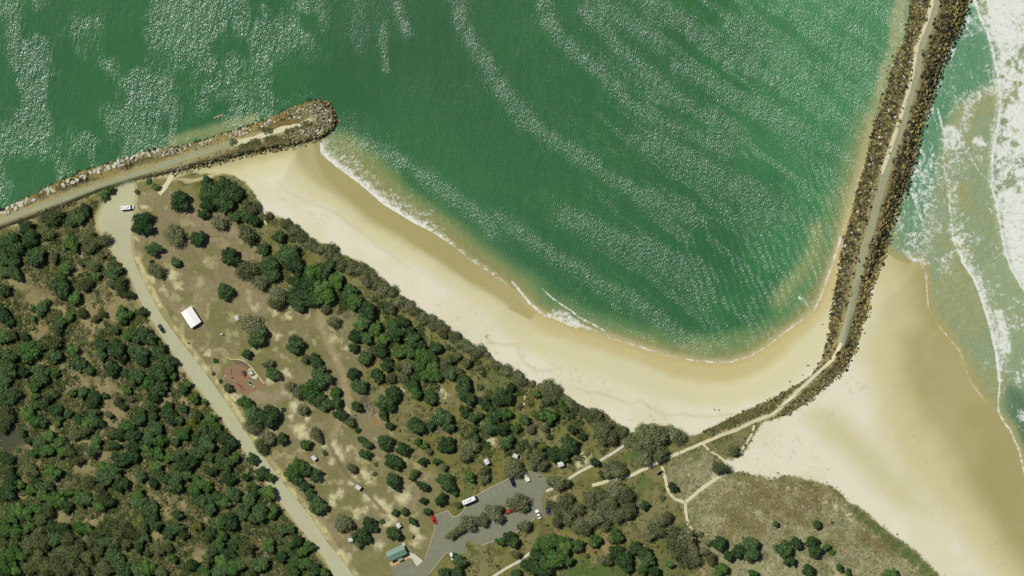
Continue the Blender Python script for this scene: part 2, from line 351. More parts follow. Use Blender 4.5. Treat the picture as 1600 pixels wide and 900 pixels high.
dg = lerp(dg, C3(205, 198, 160), smooth(.62, .72, fbm(PX, PY, 6, 53, 3)) * .7 * (0.5 + smooth(40, 6, sd(VEG, PX, PY, 60))))
dg = lerp(dg, C3(116, 124, 78), smooth(.54, .66, fbm(PX, PY, 16, 54)) * .7)
dg = lerp(dg, C3(168, 160, 118), smooth(.56, .68, fbm(PX, PY, 9, 55)) * .7)
veg = veg * (1 - du[:, None]) + dg * du[:, None]
def blobs(base, lst, c, soft=.6, a=1.0, seed=61):
    m = np.zeros(len(PX)); jx = (fbm(PX, PY, 7, seed) - .5) * 16; jy = (fbm(PX, PY, 7, seed + 5) - .5) * 16
    for x, y, r in lst:
        b = np.nonzero((np.abs(PX - x) < 2.5 * r + 8) & (np.abs(PY - y) < 2.5 * r + 8))[0]
        d = np.hypot(PX[b] - x + jx[b], PY[b] - y + jy[b]) / r
        m[b] = np.maximum(m[b], smooth(1 + soft, 1 - soft, d))
    return lerp(base, c, m * a)
GREEN = [(990, 712, 12), (975, 716, 8), (1005, 755, 12), (985, 760, 8), (1000, 770, 7), (735, 765, 8), (728, 772, 7), (745, 755, 7), (920, 705, 6), (905, 712, 5), (765, 580, 16), (750, 570, 12), (775, 600, 13), (790, 590, 10), (760, 700, 8), (905, 890, 20), (935, 888, 22), (965, 893, 18), (1045, 870, 12), (1030, 890, 14), (1060, 895, 14),
         (1125, 690, 10), (1090, 710, 9), (1030, 840, 12), (1040, 855, 10), (300, 460, 3), (880, 640, 10), (890, 655, 9), (1010, 880, 10), (830, 735, 6)]
veg = blobs(veg, GREEN, C3(92, 108, 52), a=.75)
veg = blobs(veg, [(910, 893, 20), (940, 895, 24), (975, 897, 18), (890, 897, 14), (995, 712, 9)], C3(82, 106, 52), a=.75)
PALE = [(445, 613, 5), (460, 636, 7), (468, 640, 5), (457, 650, 4), (470, 668, 8), (474, 677, 8), (465, 672, 7), (480, 652, 5), (520, 695, 6), (528, 706, 8), (534, 712, 6), (508, 694, 4), (520, 723, 5), (552, 750, 6), (572, 742, 6), (577, 752, 4), (596, 786, 8), (604, 795, 8), (586, 783, 7), (575, 778, 6), (630, 779, 9), (638, 776, 6), (612, 790, 4),
        (523, 776, 7), (532, 772, 6), (520, 786, 5), (559, 800, 5), (569, 797, 5), (557, 808, 4), (612, 812, 7), (606, 818, 5), (592, 852, 6), (589, 862, 6), (586, 870, 3), (648, 826, 7), (644, 818, 5), (654, 838, 6), (648, 850, 7), (535, 862, 6), (545, 872, 7), (400, 482, 5), (450, 489, 4), (453, 497, 4), (430, 487, 5), (518, 531, 6), (522, 530, 4), (524, 561, 4), (541, 546, 4),
        (434, 525, 4), (325, 552, 4), (270, 430, 8), (278, 445, 6), (285, 452, 4), (320, 410, 4), (240, 436, 6), (234, 432, 4), (215, 375, 3), (226, 325, 3), (440, 590, 5), (448, 583, 4), (372, 622, 5), (365, 617, 4), (380, 628, 4), (440, 648, 4), (443, 582, 4), (300, 480, 3), (772, 692, 6), (764, 690, 7), (815, 715, 6), (912, 716, 9), (906, 722, 7), (420, 596, 4), (436, 587, 5), (255, 450, 4),
        (540, 640, 5), (545, 700, 5), (500, 745, 5), (627, 610, 4), (820, 760, 4), (868, 778, 5), (690, 613, 5), (695, 620, 4), (683, 625, 4), (1117, 745, 6), (1128, 742, 5), (1305, 793, 5), (1326, 806, 5)]
veg = blobs(veg, PALE, C3(212, 204, 160), soft=.7, a=.85, seed=71)
veg = blobs(veg, [(655, 605, 6), (885, 775, 9), (870, 780, 7), (832, 700, 7), (830, 715, 6), (835, 725, 5), (720, 800, 4), (690, 790, 6), (755, 765, 9), (1200, 780, 8), (587, 661, 5), (590, 655, 3)], C3(165, 138, 98), a=.6, seed=81)
veg = blobs(veg, [(1190, 770, 22), (1210, 790, 16), (1150, 810, 18), (1240, 800, 16), (1260, 780, 20), (1270, 765, 14), (1180, 825, 18), (1220, 755, 10), (1380, 850, 14), (1350, 840, 12), (1300, 850, 10)], C3(118, 104, 62), a=.7, seed=91)
veg = blobs(veg, [(1335, 800, 5), (1345, 808, 6), (1358, 818, 7), (1370, 828, 7), (1385, 840, 8), (1400, 850, 9), (1415, 862, 9), (1430, 875, 9), (1445, 888, 9), (1460, 900, 9)], C3(84, 100, 52), soft=.4, a=.85, seed=95)
veg = blobs(veg, [(587, 661, 4)], C3(165, 90, 55), a=.7)
# verges and worn tracks
vr = pdist(ROAD_MAIN_R, PX - 6 + wob * .25, PY, 40)
veg = lerp(veg, C3(206, 196, 142), smooth(7, 2, vr) * (0.35 + 0.65 * smooth(.42, .6, n1)) * .9)
vl = pdist(ROAD_MAIN_L, PX + 2 + wob * .2, PY, 40)
veg = lerp(veg, C3(176, 164, 116), smooth(6, 0, vl) * .8)
veg = lerp(veg, C3(196, 186, 140), smooth(7, 2, pdist(TURN, PX, PY, 40, True)) * .7)
for pts, wd_, c, a in (([(300, 262), (270, 280), (300, 282), (330, 276), (352, 268), (370, 272)], 2.2, (196, 186, 142), .8), ([(290, 286), (315, 280), (345, 272)], 2.0, (200, 190, 146), .6),
    ([(500, 470), (500, 505), (515, 540), (535, 580), (545, 625), (535, 650), (520, 680)], 6, (166, 152, 116), .7), ([(512, 690), (530, 722), (545, 745), (570, 765), (600, 800)], 3, (118, 108, 76), .8), ([(430, 720), (450, 708), (465, 700)], 2, (122, 112, 80), .6),
    ([(372, 430), (330, 350), (300, 335), (250, 340)], 12, (148, 132, 104), .5), ([(330, 345), (380, 370), (420, 410), (400, 440)], 7, (164, 148, 122), .5), ([(395, 620), (430, 620), (450, 610), (440, 590)], 9, (166, 150, 122), .6),
    ([(1030, 783), (1045, 770)], 1.4, (178, 166, 120), .6), ([(1097, 880), (1100, 900)], 4, (178, 160, 120), .7), ([(590, 868), (583, 900)], 12, (126, 124, 78), .9), ([(560, 880), (600, 900), (615, 890)], 14, (128, 126, 80), .9),
    ([(880, 745), (925, 740), (960, 725)], 10, (126, 124, 74), .7), ([(860, 832), (900, 850), (925, 860)], 8, (150, 128, 84), .6), ([(950, 835), (945, 865), (930, 875)], 7, (160, 138, 96), .6)):
    veg = lerp(veg, C3(*c), smooth(wd_ * 1.5, wd_ * .4, pdist(pts, PX + wob * .2, PY + wob * .2, 40)) * a)
veg = veg * (0.86 + 0.28 * n3[:, None])
mv = smooth(-2.2, 2.2, sv)
col = col * (1 - mv[:, None]) + veg * mv[:, None]
GCOL = col
H2 = H + np.where((sv > 3) & (np.abs(PX) < 3000), (fbm(PX, PY, 5, 99, 2) - .5) * .18 * mf, 0)
gm, t, p = mat('ground_surface', 0.95, 0.1)
at = node(t, 'ShaderNodeAttribute', attribute_name='gcol')
pos = geo_pos(t)
fa_ = noise(t, 1.1, 4, .65, pos)
fa2 = math_(t, 'MULTIPLY_ADD', fa_, .55, .725)
vv = t.nodes.new('ShaderNodeCombineXYZ'); [t.links.new(fa2, vv.inputs[i]) for i in range(3)]
va = node(t, 'ShaderNodeAttribute', attribute_name='rugged')
blend = mixrgb(t, (1, 1, 1, 1), vv.outputs[0], va.outputs['Fac'])
t.links.new(mixrgb(t, at.outputs['Color'], blend, 1.0, 'MULTIPLY'), p.inputs['Base Color'])
b = t.nodes.new('ShaderNodeBump'); b.inputs['Distance'].default_value = .35
t.links.new(math_(t, 'MULTIPLY', va.outputs['Fac'], 0.8), b.inputs['Strength']); t.links.new(fa_, b.inputs['Height']); t.links.new(b.outputs[0], p.inputs['Normal'])
wx, wy = W(PX, PY)
gme = mesh_np('ground', np.stack([wx, wy, H2], 1), FG, [gm], True)
attr_col(gme, 'gcol', GCOL); attr_f(gme, 'rugged', 0.12 + 0.88 * mv)
tag(link(gme, 'ground'), kind='structure')
print('ground', len(PX), time.time() - T0)

# ------------------------------------------------------------------ water sheet
sw = np.maximum(SB_, SO_)
keep_v = sw > -12
# depth colour of the bay
d = SB_
n5 = fbm(PX, PY, 80, 105, 3)
wc = np.tile(C3(38, 96, 52), (len(PX), 1))
wc = lerp(wc, C3(44, 102, 50), smooth(.45, .62, n5) * .8)
wc = lerp(wc, C3(34, 86, 46), smooth(450, 560, PX) * smooth(850, 700, PX) * smooth(260, 60, PY) * .7)
wc = lerp(wc, C3(78, 138, 86), smooth(1050, 1400, PX + (n5 - .5) * 200) * .8)
wc = lerp(wc, C3(66, 116, 66), smooth(200, 330, PY) * smooth(900, 700, PX) * .3)
sh = sd(BAY_SHORE + [(1430, -100), (1900, -600), (1900, 900), (400, 900)], PX, PY, 110)      # distance out from the beach
db = pdist(BAY_SHORE, PX, PY, 110) + (n2 - .5) * 16
wc = lerp(wc, C3(112, 140, 82), smooth(52, 12, db) * .85)
wc = lerp(wc, C3(146, 142, 88), smooth(26, 5, db + (n4 - .5) * 16) * .85)
wc = lerp(wc, C3(180, 172, 122), smooth(12, 2, pdist(BAY_SHORE, PX, PY, 60)))
rb = pdist([(1412, -40), (1400, 75), (1385, 112), (1358, 225), (1340, 300), (1325, 360)], PX, PY, 80)
wc = lerp(wc, C3(165, 168, 116), smooth(20, 2, rb + (n1 - .5) * 10) * .7)
tip = sd([(500, 215), (530, 195), (560, 205), (600, 235), (650, 290), (700, 330), (760, 380), (820, 430), (860, 470), (800, 470), (700, 400), (560, 300)], PX, PY, 60)
wc = lerp(wc, C3(136, 138, 78), smooth(-4, 30, tip + wob * .8) * .9)
north = pdist([(395, 186), (350, 200), (300, 212), (270, 222)], PX, PY, 60)
wc = lerp(wc, C3(134, 148, 92), smooth(15, 2, north + (n1 - .5) * 6) * .8)
corner = pdist([(1215, 470), (1240, 440), (1262, 410), (1275, 385), (1275, 360)], PX, PY, 80)
wc = lerp(wc, C3(150, 158, 96), smooth(24, 0, corner + wob * .5) * .6)
corner2 = pdist([(1090, 545), (1130, 540), (1165, 530)], PX, PY, 80)
wc = lerp(wc, C3(122, 142, 82), smooth(26, 2, corner2 + wob * .4) * .6)
# sun glare on the real water film adds a pale veil, so the body colour under it is deeper
wc = wc * (1 - (smooth(20, 60, db) * smooth(8, 45, rb) * smooth(6, 25, north) * smooth(0, 40, corner))[:, None] * np.array([.34, .02, .20]))
# the ocean side
oc = SO_ > -12
ocol = np.tile(C3(150, 157, 108), (len(PX), 1))
ocol = lerp(ocol, C3(140, 156, 116), smooth(.42, .62, fbm(PX, PY, 50, 131)))
ggreen = sd([(1500, -50), (1480, 60), (1440, 180), (1415, 280), (1395, 380), (1412, 400), (1440, 390), (1455, 330), (1470, 260), (1478, 200), (1500, 160), (1530, 140), (1560, 130), (1556, 60), (1530, 20), (1540, -60)], PX, PY, 60)
ocol = lerp(ocol, C3(84, 140, 100), smooth(-8, 14, ggreen + wob * .5) * (.95 - .45 * smooth(260, 400, PY)))
deep = sd([(1610, 520), (1580, 575), (1568, 612), (1570, 640), (1585, 670), (1598, 720), (1640, 800), (1900, 1500), (9000, 9000), (9000, 0), (1800, -900), (1640, -300), (1630, 100), (1640, 400)], PX, PY, 60)
ocol = lerp(ocol, C3(74, 108, 78), smooth(-10, 14, deep + wob * .5) * .85)
rs = sd([(1524, 437), (1540, 400), (1580, 400), (1600, 440), (1640, 560), (1600, 620), (1575, 600), (1563, 560), (1556, 500)], PX, PY, 60)
ocol = lerp(ocol, C3(146, 164, 122), smooth(-6, 12, rs) * .8)
thin = smooth(16, 3, pdist(OCEAN_EDGE, PX, PY, 40)) * (SO_ > -3)
ocol = lerp(ocol, C3(168, 160, 104), thin)
wc = np.where(oc[:, None], ocol, wc)
# foam cover 0..1
foam = np.zeros(len(PX))
def addfoam(m): 
    global foam
    foam = np.maximum(foam, m)
lace = fbm(PX, PY, 4.0, 141, 3)
def band(pts, w0, w1, a, side=None, shift=0):
    d_ = pdist(pts, PX + wob * .12, PY + wob * .12, 60)
    addfoam(smooth(w1, w0, d_ + shift) * a)
# bay beach foam: bright fringe at the waterline thinning seawards
bs = BAY_SHORE[:14]
out = pdist(bs, PX, PY, 60)
inw = (SB_ > -1.5)
prof = smooth(812, 780, PX) * (smooth(6.5, 2.5, out + (n3 - .5) * 6) * .12 + smooth(50, 2, out + (n1 - .5) * 34) * .46 * smooth(740, 640, PX) + smooth(15, 2, out + (n3-.5) * 8) * .26)
addfoam(np.where(inw, np.clip(prof, 0, 1), 0))
band([(800, 440), (815, 458), (830, 476), (850, 492), (875, 500), (900, 512)], 0.5, 3.5, .75)
band([(848, 452), (858, 462), (875, 474), (893, 486), (905, 496), (925, 506), (945, 517)], .4, 2.6, .75)
addfoam(smooth(-2, 7, sd([(845, 494), (862, 480), (885, 482), (905, 497), (925, 508), (945, 520), (925, 520), (895, 512), (870, 503)], PX, PY, 30)) * .65)
band([(950, 527), (1000, 542), (1008, 545), (1050, 557), (1080, 563), (1110, 565), (1140, 566)], .3, 2.4, .55)
band([(1005, 543), (1012, 546)], .5, 2.4, 1.0); band([(1072, 562), (1084, 564)], .5, 2.4, 1.0); band([(1105, 566), (1116, 567)], .5, 2, .9)
band([(1140, 566), (1175, 556), (1200, 540), (1225, 521), (1250, 503), (1272, 485), (1283, 465)], .3, 4, .6)
band([(1272, 485), (1283, 465), (1290, 445), (1300, 418), (1310, 388), (1314, 370)], .6, 5.5, .62)
band([(1314, 370), (1326, 330), (1340, 290), (1354, 240)], .5, 5, .4)
band([(1250, 372), (1262, 394), (1270, 412), (1276, 436)], .2, 2, .42); band([(1264, 372), (1272, 390), (1276, 402)], .2, 1.6, .4); band([(1249, 465), (1255, 468), (1262, 478)], .4, 5, .55)
# surf
surfline = [(1520, -60), (1524, 0), (1531, 26), (1543, 50), (1552, 82), (1557, 108), (1562, 130), (1562, 160), (1560, 200), (1553, 225), (1551, 260), (1550, 293), (1557, 315), (1561, 337), (1565, 365), (1571, 395), (1582, 422), (1596, 446), (1620, 480), (1660, 540), (1800, 800)]
ss = sd(surfline + [(6000, 3000), (6000, -4000), (1520, -4000)], PX, PY, 160)
big = fbm(PX + wob, PY, 26, 151, 4); fine = fbm(PX, PY, 7, 152, 3)
cover = np.clip(.92 + (big - .5) * 1.8 + (fine - .5) * 1.5, .15, 1)
cover = np.maximum(cover, .92 * smooth(285, 330, PY) * smooth(520, 440, PY) * smooth(0, 6, ss))
cover *= 1 - .3 * smooth(70, 160, ss) * smooth(300, 0, PY)
hole = [(1600, 80, 16), (1590, 130, 8), (1570, 190, 10), (1585, 225, 9), (1577, 287, 10), (1565, 120, 6)]
for hx_, hy_, hr in hole: cover *= 1 - .75 * smooth(1.3, .5, np.hypot((PX - hx_) / hr, (PY - hy_) / (hr * .6)) + (n1 - .5) * 1.4)
addfoam(smooth(-2, 3, ss) * cover)
for i_ in range(1, 18): band(surfline[i_:i_ + 2], .4 + 1.4 * ((i_ * 37) % 5) / 5, 3.2 + 2 * ((i_ * 53) % 7) / 7, .9)
line2 = [(1498, 395), (1502, 410), (1520, 437), (1530, 462), (1537, 485), (1545, 510), (1550, 532), (1555, 555), (1557, 575), (1560, 600), (1558, 622), (1558, 643), (1566, 660), (1577, 673), (1590, 703), (1601, 747), (1622, 800), (1660, 900)]
band([(1484, 300), (1484, 320), (1487, 350), (1490, 372), (1498, 392), (1505, 410)], .4, 4, .7); band([(1490, 300), (1494, 350), (1500, 385)], 2, 14, .42)
s2_ = np.where(inside(line2 + [(1700, 900), (1700, 380), (1498, 380)], PX, PY), 1, -1) * pdist(line2, PX, PY, 60)
addfoam(smooth(-1, 2, s2_) * (smooth(5, 2, s2_) * .85 + .66 * smooth(34, 3, s2_ + (n1 - .5) * 20) * smooth(640, 560, PY)))
addfoam(smooth(-2, 8, sd([(1548, 480), (1556, 530), (1562, 560), (1582, 555), (1580, 510), (1570, 480)], PX, PY, 30) + wob * .3) * .8)
addfoam(smooth(-2, 6, sd([(1484, 372), (1492, 365), (1510, 370), (1502, 392)], PX, PY, 30) + wob * .2) * .8)
band([(1436, 405), (1440, 415), (1447, 430), (1448, 455), (1450, 480), (1460, 502), (1467, 510), (1482, 528), (1500, 550), (1508, 572), (1513, 592), (1526, 610), (1540, 628)], .3, 2.4, .72)
band([(1425, 412), (1432, 428), (1438, 446)], .2, 1.8, .45)
# swirl near the breakwater
band([(1440, 260), (1450, 300), (1455, 350), (1440, 390)], 4, 26, .40)
addfoam(smooth(-4, 8, sd([(1466, 196), (1492, 190), (1505, 205), (1512, 228), (1495, 238), (1475, 240), (1468, 222)], PX, PY, 40) + wob * .25) * .72)
addfoam(smooth(-3, 7, sd([(1512, 222), (1525, 210), (1535, 212), (1546, 225), (1545, 232), (1530, 232), (1518, 226)], PX, PY, 40) + wob * .2) * .8)
band([(1474, 236), (1475, 260), (1478, 280), (1482, 305), (1485, 320)], .2, 3.2, .6); band([(1478, 262), (1483, 290), (1486, 318)], 1, 10, .4)
band([(1512, 236), (1520, 250), (1530, 268), (1545, 283), (1552, 290)], .3, 2.2, .6); band([(1532, 234), (1536, 255)], .3, 1.6, .4)
band([(1505, 200), (1515, 160), (1535, 142), (1555, 138)], 4, 16, .52); band([(1483, 180), (1495, 158), (1510, 145)], 1, 8, .4)
band([(1485, 250), (1492, 242), (1505, 238), (1515, 240)], .3, 5, .5)
band([(1418, 395), (1425, 404), (1435, 409), (1440, 402)], 2, 9, .62)
band([(1465, 170), (1474, 205)], .5, 3, .8)
stre = smooth(.52, .60, fbm((PX * .97 - PY * .24) * 2.3, (PY * .97 + PX * .24) * .45, 9, 161, 3))
gz_ = smooth(-6, 8, ggreen)
addfoam(gz_ * np.clip(stre * (.30 * smooth(180, 300, PY) + .26) + .18 * smooth(.4, .6, n1) * smooth(160, 260, PY), 0, .6))
addfoam(smooth(8, 0, pdist(LB_R[14:25], PX, PY, 40)) * smooth(.5, .62, n1) * .9 * (SO_ > 0) * smooth(400, 300, PY))
# wash spreads thin lace over the olive shallows
addfoam(np.where(SO_ > 2, smooth(.50, .70, fbm(PX, PY, 30, 171, 3)) * smooth(.45, .58, lace) * .5 * smooth(3, 30, SO_), 0) * smooth(640, 560, PY))
addfoam(np.where(SO_ > 2, (.22 + .3 * smooth(.45, .62, n1)) * smooth(.46, .6, fbm(PX, PY, 40, 172, 3)), 0) * smooth(480, 400, PY))
addfoam(smooth(0, 20, deep) * smooth(.42, .66, fbm(PX - PY * .3, PY * .5, 14, 181, 4)) * .72)
# where wind chop roughens the bay: patches and the long crests of swell
chop = .10 + 0.28 * smooth(.42, .62, fbm(PX, PY * .7, 52, 201, 3)) * smooth(620, 420, PX)
lf = smooth(560, 480, PX + (n2 - .5) * 60) * smooth(270, 330, PX) * (1 - .0 * PY)
chop = np.maximum(chop, lf * smooth(.22, .66, n2) * .36 * smooth(190, 140, PY + (PX < 430) * -30))
calm = pdist([(250, 95), (150, 60), (100, 95), (155, 140), (140, 180)], PX, PY, 60); chop *= 1 - .5 * smooth(36, 8, calm)
calm = pdist([(455, 110), (540, 120), (620, 110), (680, 60), (700, 20)], PX, PY, 70); chop *= 1 - .6 * smooth(60, 6, calm + (n1 - .5) * 26)
calm = pdist([(470, 135), (500, 138), (540, 150), (600, 170)], PX, PY, 50); chop *= 1 - .55 * smooth(44, 4, calm + (n1 - .5) * 26)
al_ = PX * .80 + PY * .60; ac_ = PX * .60 - PY * .80
lanes = fbm(ac_ + (n2 - .5) * 14, al_ * .16 + 40, 13, 205, 3)
rbase = smooth(800, 1120, PX + PY * .15 - 20) * (.02 + .15 * smooth(.38, .66, lanes)) + .05 + .08 * smooth(1150, 1330, PX)
chop = np.where(PX > 620, np.minimum(chop, .3) * .4 + rbase, chop)
STREAK = [([(716, 12), (728, 45), (742, 75), (762, 100), (780, 130), (800, 165), (825, 190), (850, 208), (885, 232), (925, 260), (965, 285), (1010, 310), (1060, 335), (1100, 352)], 9, .62),
    ([(850, 5), (858, 35), (878, 60), (900, 82), (930, 108), (965, 140), (985, 165), (1030, 190), (1080, 212), (1140, 240)], 9, .6), ([(915, 20), (935, 40), (962, 70), (990, 96), (1020, 125), (1060, 155), (1100, 180), (1150, 205)], 9, .55),
    ([(1015, 0), (1050, 20), (1085, 50), (1120, 82), (1160, 103), (1200, 122), (1245, 145)], 10, .62), ([(1140, 42), (1175, 65), (1210, 90), (1245, 118), (1270, 130)], 8, .55), ([(1225, 5), (1262, 40), (1290, 60), (1310, 72)], 8, .5), ([(1255, 30), (1280, 50), (1300, 62)], 7, .5),
    ([(1195, 160), (1220, 178), (1250, 200), (1280, 215)], 7, .45), ([(560, 225), (590, 238), (620, 250), (650, 268), (690, 295), (720, 318), (760, 345), (770, 365)], 9, .75), ([(780, 340), (810, 360), (840, 382), (870, 405), (900, 420), (930, 440), (960, 455), (990, 470), (1030, 500), (1060, 520), (1100, 545)], 9, .62),
    ([(880, 340), (920, 355), (960, 372), (1000, 385), (1040, 400), (1080, 425), (1110, 440)], 12, .45), ([(1000, 225), (1050, 245), (1100, 262), (1160, 290), (1200, 320), (1240, 345)], 14, .35), ([(940, 10), (965, 25), (1000, 45), (1030, 70)], 12, .35), ([(620, 10), (632, 35), (638, 52)], 7, .6), ([(240, 0), (255, 18), (265, 38), (272, 50)], 4, .8), ([(20, 10), (22, 50), (30, 100)], 10, .55),
    ([(1060, 105), (1100, 130), (1150, 165), (1190, 185), (1240, 210)], 9, .4), ([(600, 45), (600, 80), (605, 110)], 5, .35), ([(1000, 400), (1040, 425), (1075, 450), (1100, 480)], 12, .4), ([(1180, 470), (1172, 500), (1180, 525)], 6, .45), ([(20, 95), (40, 110), (50, 118)], 6, .5), ([(165, 175), (172, 195), (180, 205)], 9, .5)]
crest = np.zeros(len(PX))
for pts, wd_, a in STREAK:
    dd = pdist(pts, PX + (n1 - .5) * 12, PY + (n1 - .5) * 12, 40)
    g_ = np.exp(-(dd / (wd_ * (1.1 + 1.2 * (n2 - .3)))) ** 2); chop = np.maximum(chop, chop + (.34 - chop) * np.clip(g_ * (.45 + a * .8) * (.8 + 1.2 * (n1 - .35)), 0, 1)); crest = np.maximum(crest, g_ * a)
rip = np.sin((PX * .93 - PY * .37 + (n2 - .5) * 16) * 2 * np.pi / 11.5)
rm = np.exp(-(((PX - 1190) / 120) ** 2 + ((PY - 440) / 85) ** 2)) + .8 * np.exp(-(((PX - 1290) / 40) ** 2 + ((PY - 330) / 100) ** 2))
chop = np.where(~oc, chop * (1 + .75 * rm * rip), chop)
chop = np.where(oc, .16, chop)
chop *= 1 - .6 * smooth(16, 2, np.abs(sw))
# gentle swell as real relief, kept away from the edges
phase = pdist(STREAK[9][0], PX, PY, 400) * 0
swell = crest * .12 * smooth(8, 40, sw)
wz = np.zeros(len(PX)) + swell + np.where(ss > -12, .0, 0)
sl = pdist(surfline, PX, PY, 40); wz += .35 * np.exp(-(sl / 5) ** 2) * (SO_ > 20)
keepf = keep_v[FG].any(1)
used = np.zeros(len(PX), bool); used[FG[keepf].ravel()] = True
re = np.cumsum(used) - 1
wm, t, p = mat('sea_water', 0.2, 0.5)
p.inputs['IOR'].default_value = 1.6
wcn = node(t, 'ShaderNodeAttribute', attribute_name='wcol'); fo_ = node(t, 'ShaderNodeAttribute', attribute_name='foam'); ch_ = node(t, 'ShaderNodeAttribute', attribute_name='chop')
pos = geo_pos(t)
mp = node(t, 'ShaderNodeMapping'); mp.inputs['Rotation'].default_value = (0, 0, math.radians(0)); mp.inputs['Scale'].default_value = (1.0, .45, 1)
t.links.new(pos, mp.inputs['Vector'])
na = noise(t, .62, 2, .6, mp.outputs[0], .4)        # wavelets of about a metre and a half
nb = noise(t, .17, 2, .5, mp.outputs[0])
fi_ = node(t, 'ShaderNodeAttribute', attribute_name='fine').outputs['Fac']
nfi = noise(t, 2.15, 2, .6, mp.outputs[0], .5)
ha_ = math_(t, 'MULTIPLY', math_(t, 'SUBTRACT', na, .5), math_(t, 'SUBTRACT', 1.0, fi_))
hb_ = math_(t, 'MULTIPLY', math_(t, 'SUBTRACT', nfi, .5), math_(t, 'MULTIPLY', fi_, .85))
hc_ = math_(t, 'MULTIPLY', math_(t, 'SUBTRACT', nb, .5), .9)
hgt = math_(t, 'MULTIPLY', math_(t, 'ADD', math_(t, 'ADD', ha_, hb_), hc_), ch_.outputs['Fac'])
b = t.nodes.new('ShaderNodeBump'); b.inputs['Distance'].default_value = 1.15; b.inputs['Strength'].default_value = 1.0
t.links.new(hgt, b.inputs['Height']); t.links.new(b.outputs[0], p.inputs['Normal'])
nf = noise(t, 1.7, 4, .72, pos, .8); nf2 = noise(t, .5, 3, .6, pos, .5)
thr = math_(t, 'ADD', fo_.outputs['Fac'], math_(t, 'MULTIPLY', math_(t, 'SUBTRACT', math_(t, 'ADD', nf, nf2), 1.0), 1.7))
mr = node(t, 'ShaderNodeMapRange', interpolation_type='SMOOTHSTEP'); mr.inputs[1].default_value = .26; mr.inputs[2].default_value = 1.0
t.links.new(thr, mr.inputs[0])
ff_ = math_(t, 'MULTIPLY', mr.outputs[0], math_(t, 'GREATER_THAN', fo_.outputs['Fac'], .02))
ff_ = math_(t, 'MULTIPLY', ff_, .88)
# patches of churned lighter water
vv2 = math_(t, 'MULTIPLY_ADD', noise(t, .35, 3, .6, pos), .3, .85)
cv = t.nodes.new('ShaderNodeCombineXYZ'); [t.links.new(vv2, cv.inputs[i]) for i in range(3)]
base = mixrgb(t, wcn.outputs['Color'], cv.outputs[0], 1.0, 'MULTIPLY')
t.links.new(mixrgb(t, base, C4(232, 236, 228), ff_), p.inputs['Base Color'])
t.links.new(math_(t, 'MULTIPLY_ADD', ff_, .5, math_(t, 'MULTIPLY_ADD', fi_, .15, .18)), p.inputs['Roughness'])
wme = mesh_np('sea_water', np.stack([wx, wy, wz], 1)[used], re[FG[keepf]], [wm], True)
attr_col(wme, 'wcol', wc[used]); attr_f(wme, 'foam', np.clip(foam, 0, 1)[used]); attr_f(wme, 'chop', np.clip(chop, 0, 1.3)[used]); attr_f(wme, 'fine', (smooth(380, 640, PX + wob * 2) * .24 + .50)[used])
tag(link(wme, 'water'), kind='structure')
print('water', time.time() - T0)

# ------------------------------------------------------------------ breakwater embankments (things), built as mounds
def core(poly, which, name, c, step=2.0):
    P = np.array(poly); P = P[(P[:, 0] > -400) & (P[:, 0] < 1800) & (P[:, 1] > -400)]
    gx = np.arange(P[:, 0].min() - 4, P[:, 0].max() + 4, step); gy = np.arange(max(-260, P[:, 1].min() - 4), P[:, 1].max() + 4, step)
    X, Y = np.meshgrid(gx, gy); x = X.ravel(); y = Y.ravel()
    h = bw_h(x, y)[which]; s = sd(poly, x, y, 40)
    i, j = np.meshgrid(np.arange(len(gx) - 1), np.arange(len(gy) - 1)); i = i.ravel(); j = j.ravel(); n = len(gx)
    F = np.stack([j * n + i, (j + 1) * n + i, (j + 1) * n + i + 1, j * n + i + 1], 1)
    k = (s[F] > 0).all(1); F = F[k]; u = np.zeros(len(x), bool); u[F.ravel()] = True; r = np.cumsum(u) - 1
    a, b_ = W(x, y)
    me = mesh_np(name, np.stack([a, b_, h], 1)[u], r[F], [c], True)
    return me, x[u], y[u], s[u]
em, t, p = mat('embankment_rubble', .95, .1)
at = node(t, 'ShaderNodeAttribute', attribute_name='gcol'); pos = geo_pos(t); f = noise(t, 1.6, 4, .7, pos)
f2 = math_(t, 'MULTIPLY_ADD', f, 1.1, .45); vv = t.nodes.new('ShaderNodeCombineXYZ'); [t.links.new(f2, vv.inputs[i]) for i in range(3)]
t.links.new(mixrgb(t, at.outputs['Color'], vv.outputs[0], 1.0, 'MULTIPLY'), p.inputs['Base Color'])
b = t.nodes.new('ShaderNodeBump'); b.inputs['Distance'].default_value = .5; t.links.new(f, b.inputs['Height']); t.links.new(b.outputs[0], p.inputs['Normal'])
